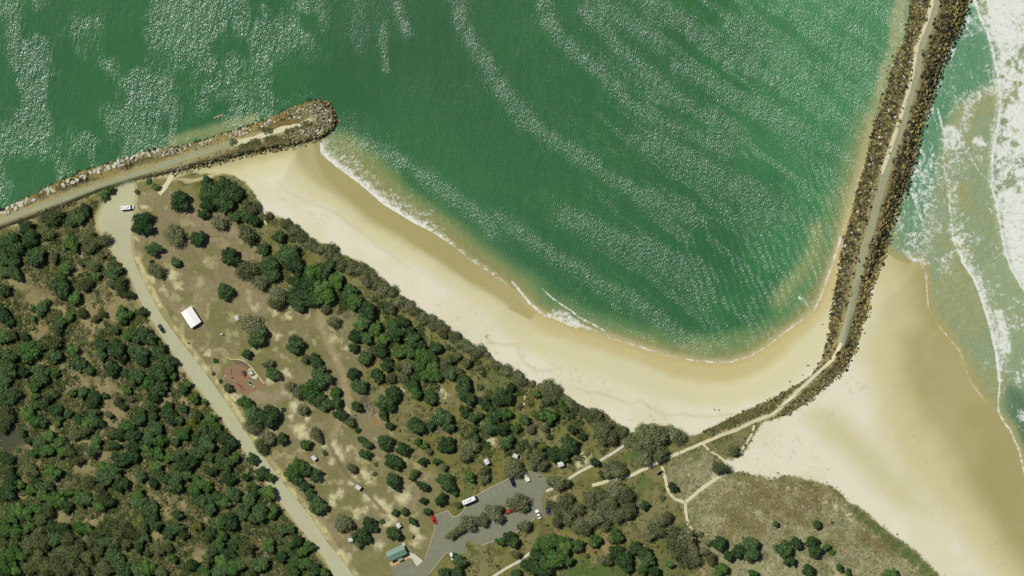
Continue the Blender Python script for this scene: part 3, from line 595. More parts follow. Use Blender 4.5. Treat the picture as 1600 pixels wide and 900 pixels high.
def paint_core(me, x, y, s, long_):
    c = np.tile(C3(62, 60, 40), (len(x), 1)); k = fbm(x, y, 10, 301)
    c = lerp(c, C3(118, 110, 70), smooth(.45, .6, fbm(x, y, 4, 305, 3)) * .8)
    if not long_:
        rd = pdist(ROAD_SB + TRACK_SB, x, y, 40)
        c = lerp(c, C3(178, 170, 122), smooth(15, 7, rd + (k - .5) * 8) * .85)
        low = smooth(-3, 4, (y - (358 - x * .33)))
        c = lerp(c, C3(112, 106, 66), low * smooth(5, 9, rd) * .8)
        up = np.where(y < 352 - x * .345, 1, 0)
        c = lerp(c, C3(164, 148, 92), up * smooth(6, 10, rd) * smooth(2, 6, s) * smooth(.40, .55, fbm(x, y, 28, 303)) * .8)
        c = lerp(c, C3(120, 110, 62), smooth(12, 4, pdist([(418, 200), (445, 196), (470, 190), (485, 194)], x, y, 40) + (k - .5) * 10) * .8)
        c = lerp(c, C3(130, 96, 60), smooth(8, 3, pdist([(440, 198), (452, 196)], x, y, 30) + (k - .5) * 6) * .7)
        c = lerp(c, C3(196, 186, 136), smooth(4, 2, pdist(TRACK_SB, x, y, 40)))
    else:
        rd = pdist(ROAD_LB + TRACK_LB, x, y, 40); tail = smooth(570, 600, y)
        c = lerp(c, C3(158, 146, 100), smooth(16, 8, rd) * (1 - tail))
        c = lerp(c, C3(112, 108, 62), tail * smooth(.35, .55, k + .1))
        c = lerp(c, C3(196, 188, 140), tail * smooth(9, 3, rd + (k - .5) * 9) * .9)
        c = lerp(c, C3(138, 134, 86), smooth(1130, 1100, x) * .6)
    attr_col(me, 'gcol', c)
for poly, which, lab, long_ in ((SHORT_BW, 0, 'short sandy-topped rock breakwater running out from the road to the bay mouth', False), (LONG_BW, 1, 'long curving rock breakwater between the green bay and the ocean surf', True)):
    me, x, y, s = core(poly, which, 'breakwater', em); paint_core(me, x, y, s, long_)
    tag(link(me, 'breakwater'), lab, 'breakwater', 'breakwaters')

# ------------------------------------------------------------------ roads and paths: sheets laid on the ground
def resample(pts, step):
    P = np.array(pts, float); L = np.concatenate([[0], np.cumsum(np.hypot(*np.diff(P, axis=0).T))])
    n = max(2, int(L[-1] / step)); tt = np.linspace(0, L[-1], n)
    k = max(1, int(4 / step)); q = np.stack([np.interp(tt, L, P[:, 0]), np.interp(tt, L, P[:, 1])], 1)
    for _ in range(2):
        q[1:-1] = (q[:-2] + 2 * q[1:-1] + q[2:]) / 4
    return q
def ribbon(name, pts, width, m, lift=.05, wobble=.25, step=2.0, nx=4, seed=1, structure=True):
    q = resample(pts, step); tn = np.gradient(q, axis=0); tn /= np.hypot(*tn.T)[:, None] + 1e-9; nr = np.stack([-tn[:, 1], tn[:, 0]], 1)
    k = np.arange(len(q)); V = []
    wl = width / 2 * (1 + wobble * (fbm(k * 1.0, k * 0 + 3.0, 4, seed) - .5) * 2); wr = width / 2 * (1 + wobble * (fbm(k * 1.0, k * 0 + 9.0, 4, seed + 1) - .5) * 2)
    for a in np.linspace(-1, 1, nx + 1):
        off = np.where(a < 0, wl, wr) * a; V.append(q + nr * off[:, None])
    V = np.stack(V, 1).reshape(-1, 2); z = gz(V[:, 0], V[:, 1]) + lift; a_, b_ = W(V[:, 0], V[:, 1]); n = nx + 1
    F = [(i * n + j, i * n + j + 1, (i + 1) * n + j + 1, (i + 1) * n + j) for i in range(len(q) - 1) for j in range(nx)]
    me = mesh_np(name, np.stack([a_, b_, z], 1), F, [m], True); up = np.zeros(len(F), bool)
    o = link(me, name)
    if structure: tag(o, kind='structure')
    return o
def road_between(name, L, R, m, lift=.05, nx=6):
    l = resample(L, 3); r = resample(R, 3); n = min(len(l), len(r)); l = resample(L, 3 * len(l) / n)[:n]; r = resample(R, 3 * len(r) / n)[:n]; n = min(len(l), len(r)); l = l[:n]; r = r[:n]
    V = np.stack([l * (1 - a) + r * a for a in np.linspace(0, 1, nx + 1)], 1).reshape(-1, 2); z = gz(V[:, 0], V[:, 1]) + lift; a_, b_ = W(V[:, 0], V[:, 1]); w_ = nx + 1
    F = [(i * w_ + j, (i + 1) * w_ + j, (i + 1) * w_ + j + 1, i * w_ + j + 1) for i in range(n - 1) for j in range(nx)]
    me = mesh_np(name, np.stack([a_, b_, z], 1), F, [m], True); a = me.attributes.new('across', 'FLOAT', 'POINT')
    a.data.foreach_set('value', np.tile(np.linspace(0, 1, w_), n).astype(np.float32))
    return tag(link(me, name), kind='structure')
def patch(name, poly, m, lift=.05, thick=0.0, structure=True, smooth_it=0, zmin=None):
    """flat polygon sheet (with side walls when thick)"""
    import bmesh
    P = resample(poly + [poly[0]], smooth_it)[:-1] if smooth_it else np.array(poly, float)
    z = (float(np.max(gz(P[:, 0], P[:, 1]))) if zmin is None else zmin) + lift
    bm = bmesh.new(); vs_ = [bm.verts.new((*W(x, y), z)) for x, y in P]; f = bm.faces.new(vs_)
    if f.normal.z < 0: f.normal_flip()
    bm.normal_update()
    if f.normal.z < 0: f.normal_flip()
    if thick:
        r = bmesh.ops.extrude_face_region(bm, geom=[f]); bmesh.ops.translate(bm, vec=(0, 0, thick), verts=[v for v in r['geom'] if isinstance(v, bmesh.types.BMVert)])
    bmesh.ops.recalc_face_normals(bm, faces=bm.faces) if thick else None
    me = bpy.data.meshes.new(name); bm.to_mesh(me); bm.free(); me.materials.append(m); o = link(me, name)
    if structure: tag(o, kind='structure')
    return o
grav, t, p = mat('gravel', .95, .1)
pos = geo_pos(t); ac = node(t, 'ShaderNodeAttribute', attribute_name='across')
tr = math_(t, 'SINE', math_(t, 'MULTIPLY', ac.outputs['Fac'], 25.0)); f = noise(t, .25, 5, .65, pos); fk = noise(t, 3.0, 3, .6, pos)
m1 = mixrgb(t, C4(172, 172, 138), C4(194, 190, 152), math_(t, 'MULTIPLY_ADD', tr, .22, math_(t, 'MULTIPLY_ADD', f, 1.6, -.3), clamp=True) if False else f)
m2 = mixrgb(t, m1, C4(182, 185, 154), math_(t, 'MULTIPLY_ADD', tr, .35, .35, clamp=True))
f2 = math_(t, 'MULTIPLY_ADD', fk, .3, .85); vv = t.nodes.new('ShaderNodeCombineXYZ'); [t.links.new(f2, vv.inputs[i]) for i in range(3)]
t.links.new(mixrgb(t, m2, vv.outputs[0], 1, 'MULTIPLY'), p.inputs['Base Color'])
asph = simple('asphalt', C4(130, 132, 109), .9, .2, .16, .35)
sandp = simple('path_sand', C4(214, 207, 170), .95, .1, .18, 1.2)
concr = simple('path_concrete', C4(206, 204, 180), .85, .2, .14, 1.0)
bwroad = simple('breakwater_road_surface', C4(158, 160, 126), .95, .1, .2, .5)
road_between('gravel_road', ROAD_MAIN_L, ROAD_MAIN_R, grav, .06)
road_between('gravel_turning_area', [(193, 282), (176, 307), (160, 326), (153, 345), (158, 364), (172, 383), (184, 402)], [(209, 281), (212, 300), (211, 325), (206, 350), (205, 375), (207, 396), (212, 412)], grav, .09, 10)
ribbon('breakwater_road', ROAD_SB, 8.0, bwroad, .12, .12, seed=5)
ribbon('breakwater_track', TRACK_SB, 8, sandp, .12, .5, seed=6)
ribbon('breakwater_road', ROAD_LB, 12.5, bwroad, .16, .18, seed=7)
ribbon('breakwater_track', [(x - 6.2, y - 1) for x, y in ROAD_LB[2:11]], 6, sandp, .22, .5, seed=8)
ribbon('breakwater_track', TRACK_LB, 5.0, sandp, .18, .4, seed=9)
cp = patch('car_park', CARPARK, asph, .09, smooth_it=2.5, zmin=2.85)
patch('car_park_island', ISLAND, simple('island_soil', C4(138, 128, 88), .95, .1, .3, .8), .11, .12, smooth_it=3, zmin=2.86)
for i, pts in enumerate(([(853, 767), (863, 763), (888, 748), (905, 737), (925, 727), (945, 715), (960, 706), (974, 696)], [(762, 906), (790, 888), (812, 876), (830, 862), (842, 855)])):
    ribbon('footpath', pts, 4.2, concr, .08, .06, seed=20 + i)
for i, (pts, wd_) in enumerate((([(1034, 728), (1036, 736), (1040, 750), (1044, 768), (1053, 779), (1070, 785)], 4.2), ([(1070, 785), (1080, 777), (1090, 768), (1100, 760), (1110, 753), (1120, 747), (1132, 740), (1146, 730)], 4.8), ([(1070, 783), (1071, 800), (1074, 815), (1081, 829)], 4.2),
    ([(1096, 692), (1110, 705), (1118, 710), (1124, 714), (1134, 722)], 3.0), ([(1178, 664), (1175, 677), (1168, 688), (1161, 699), (1153, 712)], 3.4), ([(833, 598), (831, 604), (827, 610), (820, 616), (819, 628), (817, 640)], 2.0), ([(414, 333), (413, 342), (416, 351)], 2.6),
    ([(285, 264), (270, 272), (264, 284), (256, 295), (248, 302)], 7.5))):
    ribbon('sand_path', pts, wd_ * 1.12, sandp, .07, .45, seed=40 + i)
print('roads', time.time() - T0)
kerb = simple('kerb_concrete', C4(186, 180, 150), .9, .1, .1, 2)
ribbon('car_park_kerb', [(680, 805), (701, 797), (704, 803), (708, 808), (718, 804), (724, 798), (726, 793), (744, 774), (763, 763), (790, 750), (816, 737)], 1.1, kerb, .20, .1, 1.5, 2)
ribbon('car_park_kerb', [(664, 873), (673, 847), (680, 824), (677, 812), (680, 805)], 1.0, kerb, .20, .1, 1.5, 2)
ribbon('car_park_kerb', [(670, 897), (684, 880), (698, 862), (707, 865)], 1.0, kerb, .20, .1, 1.5, 2)
ribbon('car_park_kerb', [(835, 810), (811, 829), (788, 840), (763, 848), (752, 852)], 1.0, kerb, .20, .1, 1.5, 2)
ln = simple('faded_line_paint', C4(172, 170, 150), .9, .1, .2, 2)
q = resample([(744, 776), (763, 765), (790, 752), (813, 741)], 8.6)
LV = []; LFc = []
for x, y in q:
    dx, dy = .42, .90
    for c in ((-.25, 0), (.25, 0)): LV.append((x + c[0] + .3, y + 2, 0)); 
    for c in ((.25, 0), (-.25, 0)): LV.append((x + c[0] + dx * 15, y + dy * 15 + 1, 0))
    n = len(LV); LFc.append((n - 4, n - 3, n - 2, n - 1))
LV = np.array(LV); a_, b_ = W(LV[:, 0], LV[:, 1])
tag(link(mesh_np('parking_bay_lines', np.stack([a_, b_, np.full(len(a_), 2.945)], 1), np.array(LFc), [ln]), 'parking_bay_lines'), kind='structure')
# ------------------------------------------------------------------ foliage
def leaf_mat(name, cols, bark=None):
    """cols: darker, main, lighter foliage colour (photo values of sunlit leaves)"""
    m, t, p = mat(name, .75, .15)
    oi = t.nodes.new('ShaderNodeObjectInfo'); lv = node(t, 'ShaderNodeAttribute', attribute_name='leafv')
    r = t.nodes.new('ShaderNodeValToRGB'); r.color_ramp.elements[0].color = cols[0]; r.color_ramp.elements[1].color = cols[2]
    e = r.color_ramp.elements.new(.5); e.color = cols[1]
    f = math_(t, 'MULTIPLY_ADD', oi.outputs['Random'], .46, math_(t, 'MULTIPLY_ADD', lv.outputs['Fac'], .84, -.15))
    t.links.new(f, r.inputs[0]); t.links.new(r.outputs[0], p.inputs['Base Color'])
    return m
LF = 1.0
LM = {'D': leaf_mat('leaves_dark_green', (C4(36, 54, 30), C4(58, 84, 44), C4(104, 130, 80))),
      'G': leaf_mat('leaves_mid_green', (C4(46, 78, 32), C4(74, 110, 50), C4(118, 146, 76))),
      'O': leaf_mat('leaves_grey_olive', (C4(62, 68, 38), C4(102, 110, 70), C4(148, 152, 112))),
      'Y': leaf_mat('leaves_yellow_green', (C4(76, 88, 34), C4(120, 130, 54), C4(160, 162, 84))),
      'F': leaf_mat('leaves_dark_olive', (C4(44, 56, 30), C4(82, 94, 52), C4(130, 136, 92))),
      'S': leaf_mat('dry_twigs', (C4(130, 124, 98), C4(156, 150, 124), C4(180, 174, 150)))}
BARK = simple('bark', C4(110, 98, 80), .95, .1, .3, 2.0)
def crown_mesh(name, kind, seed, nlobe, nleaf, size, jit, corer):
    r = np.random.default_rng(seed); V = []; F = []; A = []
    lobes = []
    for k in range(nlobe):
        a = r.uniform(0, 2 * math.pi); q = math.sqrt(r.uniform(0.0, 1)) * .70
        el = r.uniform(.25, 1.0)
        zz = math.sqrt(max(0, 1 - q * q)) * el * .62
        q *= r.uniform(.7, 1.22)
        lobes.append((q * math.cos(a), q * math.sin(a), zz, r.uniform(.16, .40)))
    lobes.append((0, 0, .35, .42))
    # dense leaf shell on each lobe
    for (x, y, z, R) in lobes:
        n = int(nleaf * (R / .3) ** 2)
        d = r.normal(size=(n, 3)); d[:, 2] = np.abs(d[:, 2]) * 1.1 - .45; d /= np.linalg.norm(d, axis=1)[:, None]
        rad = R * (1 + r.normal(size=n) * jit); c = np.array([x, y, z]) + d * rad[:, None]
        nn = d + r.normal(size=(n, 3)) * .55; nn /= np.linalg.norm(nn, axis=1)[:, None]
        u = np.cross(nn, r.normal(size=(n, 3))); u /= np.linalg.norm(u, axis=1)[:, None] + 1e-9; v = np.cross(nn, u)
        s = size * r.uniform(.6, 1.4, n)[:, None]; u = u * s; v = v * s * .7
        base = len(V) * 0 + sum(len(a_) for a_ in V)
        q_ = np.stack([c - u - v * .5, c + u * .2 - v, c + u + v * .4, c - u * .3 + v], 1).reshape(-1, 3); V.append(q_)
        F.append(np.arange(n * 4).reshape(n, 4) + base); A.append(np.repeat(np.clip(r.normal(.5, .22, n) + (z + d[:, 2] * R - .3) * .3, 0, 1), 4))  # higher leaves lighter: crown-top highlights put into the leaf colour
    # inner blobs added to block light, crown shade put into their dark tone
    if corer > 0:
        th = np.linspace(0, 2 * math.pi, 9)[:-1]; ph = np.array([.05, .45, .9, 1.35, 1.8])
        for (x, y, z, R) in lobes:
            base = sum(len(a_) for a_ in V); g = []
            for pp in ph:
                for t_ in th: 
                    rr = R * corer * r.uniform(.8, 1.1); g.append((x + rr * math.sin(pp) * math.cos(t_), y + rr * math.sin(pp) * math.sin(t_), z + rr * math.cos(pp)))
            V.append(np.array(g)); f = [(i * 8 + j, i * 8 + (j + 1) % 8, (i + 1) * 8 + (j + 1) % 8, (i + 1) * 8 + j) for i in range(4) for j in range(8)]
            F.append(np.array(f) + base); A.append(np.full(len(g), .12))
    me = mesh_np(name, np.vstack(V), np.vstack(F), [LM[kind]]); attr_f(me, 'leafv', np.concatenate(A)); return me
def dead_mesh(name, seed):
    r = np.random.default_rng(seed); m = MB()
    for k in range(26):
        a = r.uniform(0, 6.28); L = r.uniform(.5, 1.0); p0 = np.zeros(3); d = np.array([math.cos(a) * L, math.sin(a) * L, r.uniform(.25, .7)])
        m.tube(p0, d * .55, .035, .022, 4); 
        for j in range(4):
            e = d * .5 + d * .12 * j; q = e + np.append(r.normal(size=2) * .28, r.uniform(.02, .2)); m.tube(e, q, .018, .006, 3)
    me = bpy.data.meshes.new(name); me.from_pydata(m.v, [], m.f); me.materials.append(LM['S']); me.update()
    attr_f(me, 'leafv', r.uniform(0, 1, len(m.v))); return me
CR = {'D': [crown_mesh('crown', 'D', 10 + i, 17 + i % 5, 105, .074, .13, .78) for i in range(8)],
      'G': [crown_mesh('crown', 'G', 30 + i, 17 + i % 5, 105, .072, .14, .72) for i in range(6)],
      'O': [crown_mesh('crown', 'O', 50 + i, 26, 85, .062, .26, .34) for i in range(8)],
      'F': [crown_mesh('crown', 'F', 150 + i, 22, 95, .066, .2, .5) for i in range(7)],
      'Y': [crown_mesh('crown', 'Y', 70 + i, 14, 120, .065, .12, .6) for i in range(2)],
      'S': [dead_mesh('branches', 80 + i) for i in range(4)]}
def trunk_mesh(seed, name='trunk'):
    r = random.Random(seed); m = MB(); m.tube((0, 0, -.12), (0.02, 0.01, .42), .11, .075, 7)
    for k in range(5):
        a = k * 1.25 + r.random(); e = (math.cos(a) * .42, math.sin(a) * .42, .75 + r.random() * .2)
        m.tube((.02, .01, .36), e, .06, .025, 5); m.tube(e, (e[0] * 1.45, e[1] * 1.45, e[2] + .12), .025, .008, 4)
    me = bpy.data.meshes.new(name); me.from_pydata(m.v, [], m.f); me.materials.append(BARK); me.update(); return me
TK = [trunk_mesh(i) for i in range(3)]

# tree positions read off the photograph: (x offset, y offset, scale) then "x y r" triples per kind
TREES = [
((0, 250, 4), {'D': "170 430 60 70 500 70 200 480 70 110 560 70 90 640 60 30 625 45 230 600 85 100 710 60 40 700 50 390 800 80 715 690 75 540 320 50 490 360 55 450 380 45 510 645 25 505 720 20 820 840 30 30 820 45 15 590 50 1130 250 80 1295 130 45 1310 200 70 1390 150 55 1450 210 75 1400 265 80 1300 260 60 1275 335 45 1460 350 45 1530 340 50 1590 380 45 895 405 85 1240 490 65 960 560 55 953 637 20 1100 638 34 1440 605 75 1410 820 58 930 135 24",
 'G': "410 675 48 435 520 60 470 550 40 650 220 38 690 185 34 480 870 55 290 885 35 600 720 40 975 170 28 470 500 36",
 'O': "340 610 40 330 360 80 290 450 55 270 350 40 540 480 55 590 520 45 655 495 45 580 660 50 530 780 55 560 770 40 750 780 60 770 830 50 1090 470 70 980 690 55 1550 690 75 1370 390 55 1540 460 75 560 560 38 690 770 36 640 600 30 860 200 20"}),
((200, 250, 4), {'D': "945 480 45 850 560 45 990 590 80 1040 570 50 890 660 80 900 715 60 1050 660 70 1060 765 70 1260 660 40 1230 700 50 1120 760 70 1390 810 50 1090 850 70 1160 862 60 1540 870 22",
 'G': "1150 690 80 1300 750 60 1200 800 70 1240 850 70 1430 862 55",
 'O': "750 690 70 830 770 60 930 830 70 990 390 45 1050 440 60 1085 480 40 890 350 34 1150 530 50 1200 560 45 1270 570 65 1310 615 50 1390 660 65 1335 655 45 1460 680 50 1510 725 60 1550 775 55 1585 805 50 1485 745 50 740 270 38 800 290 40 775 315 40 660 150 26 590 620 0"}),
((200, 450, 4), {'D': "820 290 72 800 340 44 1045 355 65 745 408 36 905 535 48 550 455 19 537 535 17 580 583 16 628 622 36 880 800 80 800 800 70 975 760 17 1165 440 38 1180 480 44 1210 550 78 1180 590 55 1190 690 60 1230 730 48 1300 715 44 1330 790 48 1415 300 45 1410 370 40 1490 310 50 1480 440 55 1405 535 44 1440 610 60 1430 740 44 1560 550 50 1590 700 38 1440 890 24 1070 100 58 1040 60 58",
 'G': "740 720 55 1130 650 80 1300 645 40 890 770 50 760 770 50", 'O': "770 225 78 895 465 34 935 550 32 1110 440 36 1080 640 55 1100 755 45 1010 610 36 930 80 60 780 860 58 1390 840 40 860 480 26", 'S': "1480 690 42"}),
((500, 450, 4), {'D': "190 20 58 300 150 68 280 190 50 410 120 36 520 210 40 335 75 18 470 290 60 580 320 60 560 270 40 630 360 38 380 390 50 420 480 50 560 400 50 690 440 50 720 370 44 800 370 22 810 530 50 370 560 48 340 530 30 240 620 58 580 600 54 690 680 50 450 650 54 470 680 40 410 715 60 440 740 40 390 780 34 435 860 28 765 810 70 810 870 44 600 860 60 690 860 34 900 580 54 910 640 60 940 690 45 905 770 45 960 810 40 1000 620 24 1025 545 18 1190 620 34 1030 720 48 1120 650 40 1170 690 54 1110 700 45 1090 790 58 1060 850 62 1150 870 58 1000 790 28 1280 830 42 1430 680 22 1405 730 18 1570 880 34 990 465 22 960 890 28 220 300 42",
 'G': "60 70 50 220 80 60 250 230 50 390 320 50 350 250 48 450 220 48 500 400 50 640 420 58 620 480 54 705 490 50 720 550 48 660 540 44 600 640 54 1150 780 48 1390 790 34 1350 660 28 1220 870 38 1440 810 45 1335 785 24 400 810 25 560 480 36",
 'O': "30 130 38 90 210 48 540 490 44 490 490 30 795 450 54 780 500 48 440 560 40 520 560 44 870 520 34 910 470 38 450 15 48 390 20 46 500 80 45 440 130 38 560 110 40 600 150 45 640 190 45 690 190 38 740 220 34 790 250 30 850 310 45 900 350 48 930 375 44 990 390 46 960 415 38 1040 410 28 770 290 40 870 345 38 1160 510 48 1100 490 34 1230 550 48 1270 580 42 1320 600 28 1420 610 50 1480 650 48 1450 640 40 1560 720 44 1520 690 38 1590 740 38 850 430 34 1250 740 24 1400 880 28 1310 880 36 700 240 30 830 385 20 820 310 22",
 'S': "160 170 40 260 700 38 300 740 42 190 820 38 330 780 30 540 840 28 730 650 30 470 390 26"}),
((400, 600, 5.33), {'D': "220 445 58 575 573 28 850 388 27 880 460 36 925 500 44 905 580 54 1075 480 74 1115 350 37 1225 530 70 1130 630 80 1180 660 60 1140 790 78 1160 850 48 505 750 62 340 790 58 400 700 70 1390 640 44 1400 850 50 1345 830 24 1560 790 60 1330 330 70 1360 370 48 1530 260 74 1450 340 38 1560 510 58 1590 350 40 230 212 22 430 850 48",
 'G': "410 500 54 350 690 88 290 740 70 1345 480 38 1500 640 38 1590 470 34 1400 510 38", 'O': "500 405 66 530 460 44 1000 670 24 990 745 24 795 690 46 815 720 32 50 500 70 100 440 68 60 560 40 1440 560 34 1310 730 38 1290 760 34 1560 690 38 1310 300 48 620 650 0", 'S': "1500 385 42 1420 400 44 1250 330 34 1320 600 30 870 130 44 940 210 44 820 270 40"}),
((450, 730, 5.29), {'D': "870 110 72 890 155 48 190 230 58 240 310 78 290 330 58 130 160 44 670 460 72 700 490 48 600 560 72 650 590 48 880 550 72 780 445 28 885 370 33 1035 450 42 1120 270 36 1150 360 36 1270 250 62 1310 120 74 1350 170 58 1375 210 33 1130 155 46 1080 130 28 1420 780 68 1390 740 40 1290 870 58 1400 860 66 1550 700 0 30 510 50 80 580 55 60 760 78 200 850 58 60 860 58 210 650 34 20 640 40",
 'G': "960 365 38 1020 80 34 1060 40 33 170 640 48 150 790 68 300 870 54 110 700 48", 'O': "470 450 78 430 480 56 520 470 40 580 630 44 1395 305 34 30 700 40"}),
((650, 680, 5.29), {'D': "265 70 73 490 20 48 760 50 72 1130 130 68 1190 170 62 1260 70 72 1300 90 48 1380 20 28 1480 220 43 1530 310 38 565 392 30 1250 880 58 770 830 58 800 880 56 1080 870 40",
 'G': "440 340 52 1040 860 68 1180 850 66 1330 870 56 1480 860 56 700 870 46 200 100 40", 'Y': "1040 90 52",
 'O': "440 95 80 400 180 60 800 260 78 760 290 50 850 300 48 1000 190 88 960 230 58 1040 240 56 1530 40 56 560 290 54 570 350 44 1180 390 78 1130 380 56 1240 400 48 420 720 72 480 700 50 370 760 44 300 820 44 270 840 28 640 640 72 600 600 48 690 680 48 560 720 40 850 550 84 790 560 58 890 590 48 905 740 62 860 760 34 1110 570 48 1230 540 84 1190 620 78 1260 680 88 1160 720 58 1340 600 68 1440 520 88 1500 470 78 1540 600 78 1480 680 78 1400 760 68 1330 740 66 1560 740 48 970 60 36 980 90 30"}),
((850, 600, 4), {'O': "330 200 68 370 300 78 280 190 48 420 330 54 480 300 48 340 260 66 620 320 74 700 310 80 790 310 78 845 335 50 660 400 58 720 440 62 620 460 58 540 350 48 430 520 78 390 540 48 480 530 48 240 180 38 180 130 38 1180 415 38 1100 520 54 1065 500 28 1140 540 24 40 80 48 70 30 46 170 270 24 575 380 40",
 'D': "150 370 68 60 430 58 120 450 48 240 330 26 60 200 28 30 240 28 35 330 24 200 240 15 320 490 36 355 560 28 800 640 34", 'G': "110 110 30 10 180 30 130 150 26"}),
((800, 675, 4), {'O': "640 350 68 700 390 64 720 460 58 620 430 68 650 520 58 600 500 48 710 510 44 470 775 20 610 670 28 570 790 46 600 810 28 920 540 58 960 520 48 880 590 56 850 640 48 920 620 48 1010 640 68 1080 660 72 1050 740 72 1120 740 58 1000 690 56 1080 800 56 1130 800 48 1180 640 20 1200 740 38 1240 790 44 1220 690 28 20 760 38 940 410 22",
 'D': "820 455 36 410 700 48 150 760 48 200 800 48 350 800 44 90 820 56 130 840 56 200 870 56 20 880 38 15 700 38 650 740 54 690 790 68 770 720 50 820 750 58 850 790 54 720 840 48 890 870 44 1290 695 54 1350 770 44 1410 740 50 1490 690 58 1490 760 54",
 'G': "200 690 68 270 670 58 330 720 58 260 790 78 510 690 38 640 620 38 660 660 38 810 860 38 1305 850 50 980 830 34 1500 880 34", 'S': "1570 770 38"}),
((1200, 600, 3), {'D': "33 655 19 226 656 23 70 770 48 130 745 34 95 825 34 200 740 38 215 780 36 185 885 40", 'G': "270 760 20 300 790 18 570 890 40 330 860 20 370 880 20", 'O': "300 650 9"}),
((0, 475, 4), {'D': "25 70 62 60 110 40 260 30 48 380 110 50 370 160 38 770 100 40 895 45 36 730 165 33 880 190 58 940 210 58 20 200 58 160 200 38 340 320 58 495 370 60 550 410 44 40 330 68 20 310 48 60 400 68 40 460 58 150 420 38 260 430 74 640 250 48 720 280 74 640 320 44 760 320 48 700 400 58 870 300 58 890 350 44 1000 290 68 1040 340 58 1060 400 48 860 450 58 1000 440 68 790 430 38 990 530 58 1020 510 48 960 580 44 520 550 54 590 570 44 590 610 38 660 570 27 20 540 58 90 560 62 60 600 48 30 620 38 290 600 48 230 630 38 350 660 48 430 680 34 370 710 38 590 710 62 620 740 48 500 720 44 880 670 58 870 720 48 960 650 48 960 700 44 1060 690 58 1050 640 48 1110 720 44 1150 650 38 1300 830 68 1400 830 58 1370 790 38 1450 860 44 1230 850 48 1260 780 38 760 800 58 830 820 54 970 770 58 940 830 54 250 860 48 190 850 38 720 880 38 830 880 48 1100 860 44 270 740 38",
 'G': "210 90 28 210 25 28 440 80 34 770 60 54 820 70 38 800 190 48 200 290 78 460 290 48 345 430 38 230 500 58 930 480 58 1095 455 28 450 555 38 800 540 33 220 580 38 180 690 48 230 740 48 540 740 58 1210 590 38 1150 530 38 1180 500 28 1280 610 26 1150 810 58 1310 720 58 1340 760 48 800 760 48 1000 850 54 310 820 48 380 860 44 150 800 38 600 860 48 370 750 36",
 'O': "80 190 38 310 240 68 740 610 46 770 640 33 480 800 58 530 800 48 1240 700 38 690 790 44 700 820 38 50 700 74 30 760 56 820 590 30 680 690 34 560 640 24 340 560 36 600 90 34 520 60 36 650 60 30", 'Y': "1200 740 46"}),
((0, 675, 4), {'D': "330 690 0 370 250 38 430 260 20 80 290 58 60 370 68 20 370 48 300 330 48 420 460 48 540 420 58 670 440 48 660 290 58 770 320 54 590 130 38 760 170 58 830 150 58 880 270 38 1000 250 48 1120 140 58 1150 200 68 1110 270 58 1100 330 58 1330 240 38 1420 200 48 1430 290 58 1340 400 58 1260 430 58 1320 470 58 1460 380 58 1560 420 58 1520 500 58 1580 540 48 1370 560 58 1440 560 58 1310 630 48 880 440 68 920 480 58 960 460 48 950 540 48 1110 510 48 1060 630 44 580 530 19 330 590 58 400 600 58 670 680 58 900 660 48 700 760 58 740 790 58 770 850 58 870 720 38 860 850 58 930 750 33 1200 820 44 1330 740 48 1430 760 58 1470 690 48 1370 870 48 720 250 56 840 90 56 1200 170 56 1170 260 48 1300 80 56 1250 120 48 1310 150 38 1380 170 48 1420 100 48 980 580 44 1110 600 54 1150 640 38 740 340 48 340 670 56 1500 820 48 20 150 48 60 170 38 960 320 46 1030 290 46 230 300 38",
 'G': "210 130 38 300 110 48 390 120 48 330 240 54 140 320 38 200 360 44 400 370 38 330 420 56 370 430 48 500 400 48 620 450 48 930 100 54 990 130 54 1060 160 38 980 210 48 1470 160 44 1250 310 58 1230 370 56 1300 340 48 860 400 48 660 540 19 510 590 58 550 600 48 120 490 58 60 530 56 170 500 48 30 600 58 100 620 58 90 720 48 60 760 56 30 840 68 100 850 58 1370 700 44 1390 810 48 1280 870 48 1450 850 56 920 850 58 1090 780 44 440 380 38 270 400 48 1400 430 56 1400 640 54 650 220 44 180 590 48 50 480 48 250 480 54 140 770 42",
 'O': "190 230 56 50 230 56 30 300 46 640 410 58 620 350 48 490 170 46 310 490 46 250 540 56 230 650 58 190 700 68 280 690 58 420 670 58 480 720 68 400 740 56 30 690 46 250 780 68 200 830 68 300 840 78 370 800 68 450 810 78 390 870 66 520 860 58 540 770 48 590 670 58 620 620 56 680 600 68 740 580 58 730 660 58 800 600 58 890 600 58 850 640 46 790 700 38 990 740 46 1010 870 48 1560 800 58 1540 720 58 620 730 48 650 830 48 680 860 48 1040 720 46 1300 800 46 430 110 50 560 300 50 1580 870 38 430 500 24", 'Y': "860 570 52 1240 580 42"}),
]
for kk, s_ in {'D': "1602 0", }.items(): pass
raw = []
for (ox, oy, sc), dd in TREES:
    for kd, s_ in dd.items():
        v = [float(q) for q in s_.split()]
        for i in range(0, len(v) - 2, 3):
            if v[i + 2] > 0: raw.append((ox + v[i] / sc, oy + v[i + 1] / sc, v[i + 2] / sc, kd))
extra = [(757, 808, 9, 'O'), (748, 814, 8, 'O'), (772, 802, 10, 'O'), (781, 794, 9, 'O'), (727, 814, 9, 'O'), (737, 822, 8, 'O'), (714, 829, 8, 'O'), (410, 740, 13, 'D'), (420, 768, 14, 'G'), (406, 800, 15, 'D'), (430, 800, 13, 'G'), (440, 828, 13, 'D'), (420, 850, 14, 'G'), (408, 880, 14, 'D'), (440, 868, 13, 'D'), (395, 715, 11, 'D'), (465, 845, 9, 'D'), (478, 860, 9, 'G'), (490, 885, 11, 'D'), (505, 895, 9, 'G'), (400, 765, 12, 'D'), (385, 745, 10, 'D'), (423, 725 + 20, 9, 'G'), (455, 885, 12, 'G')]
raw += extra
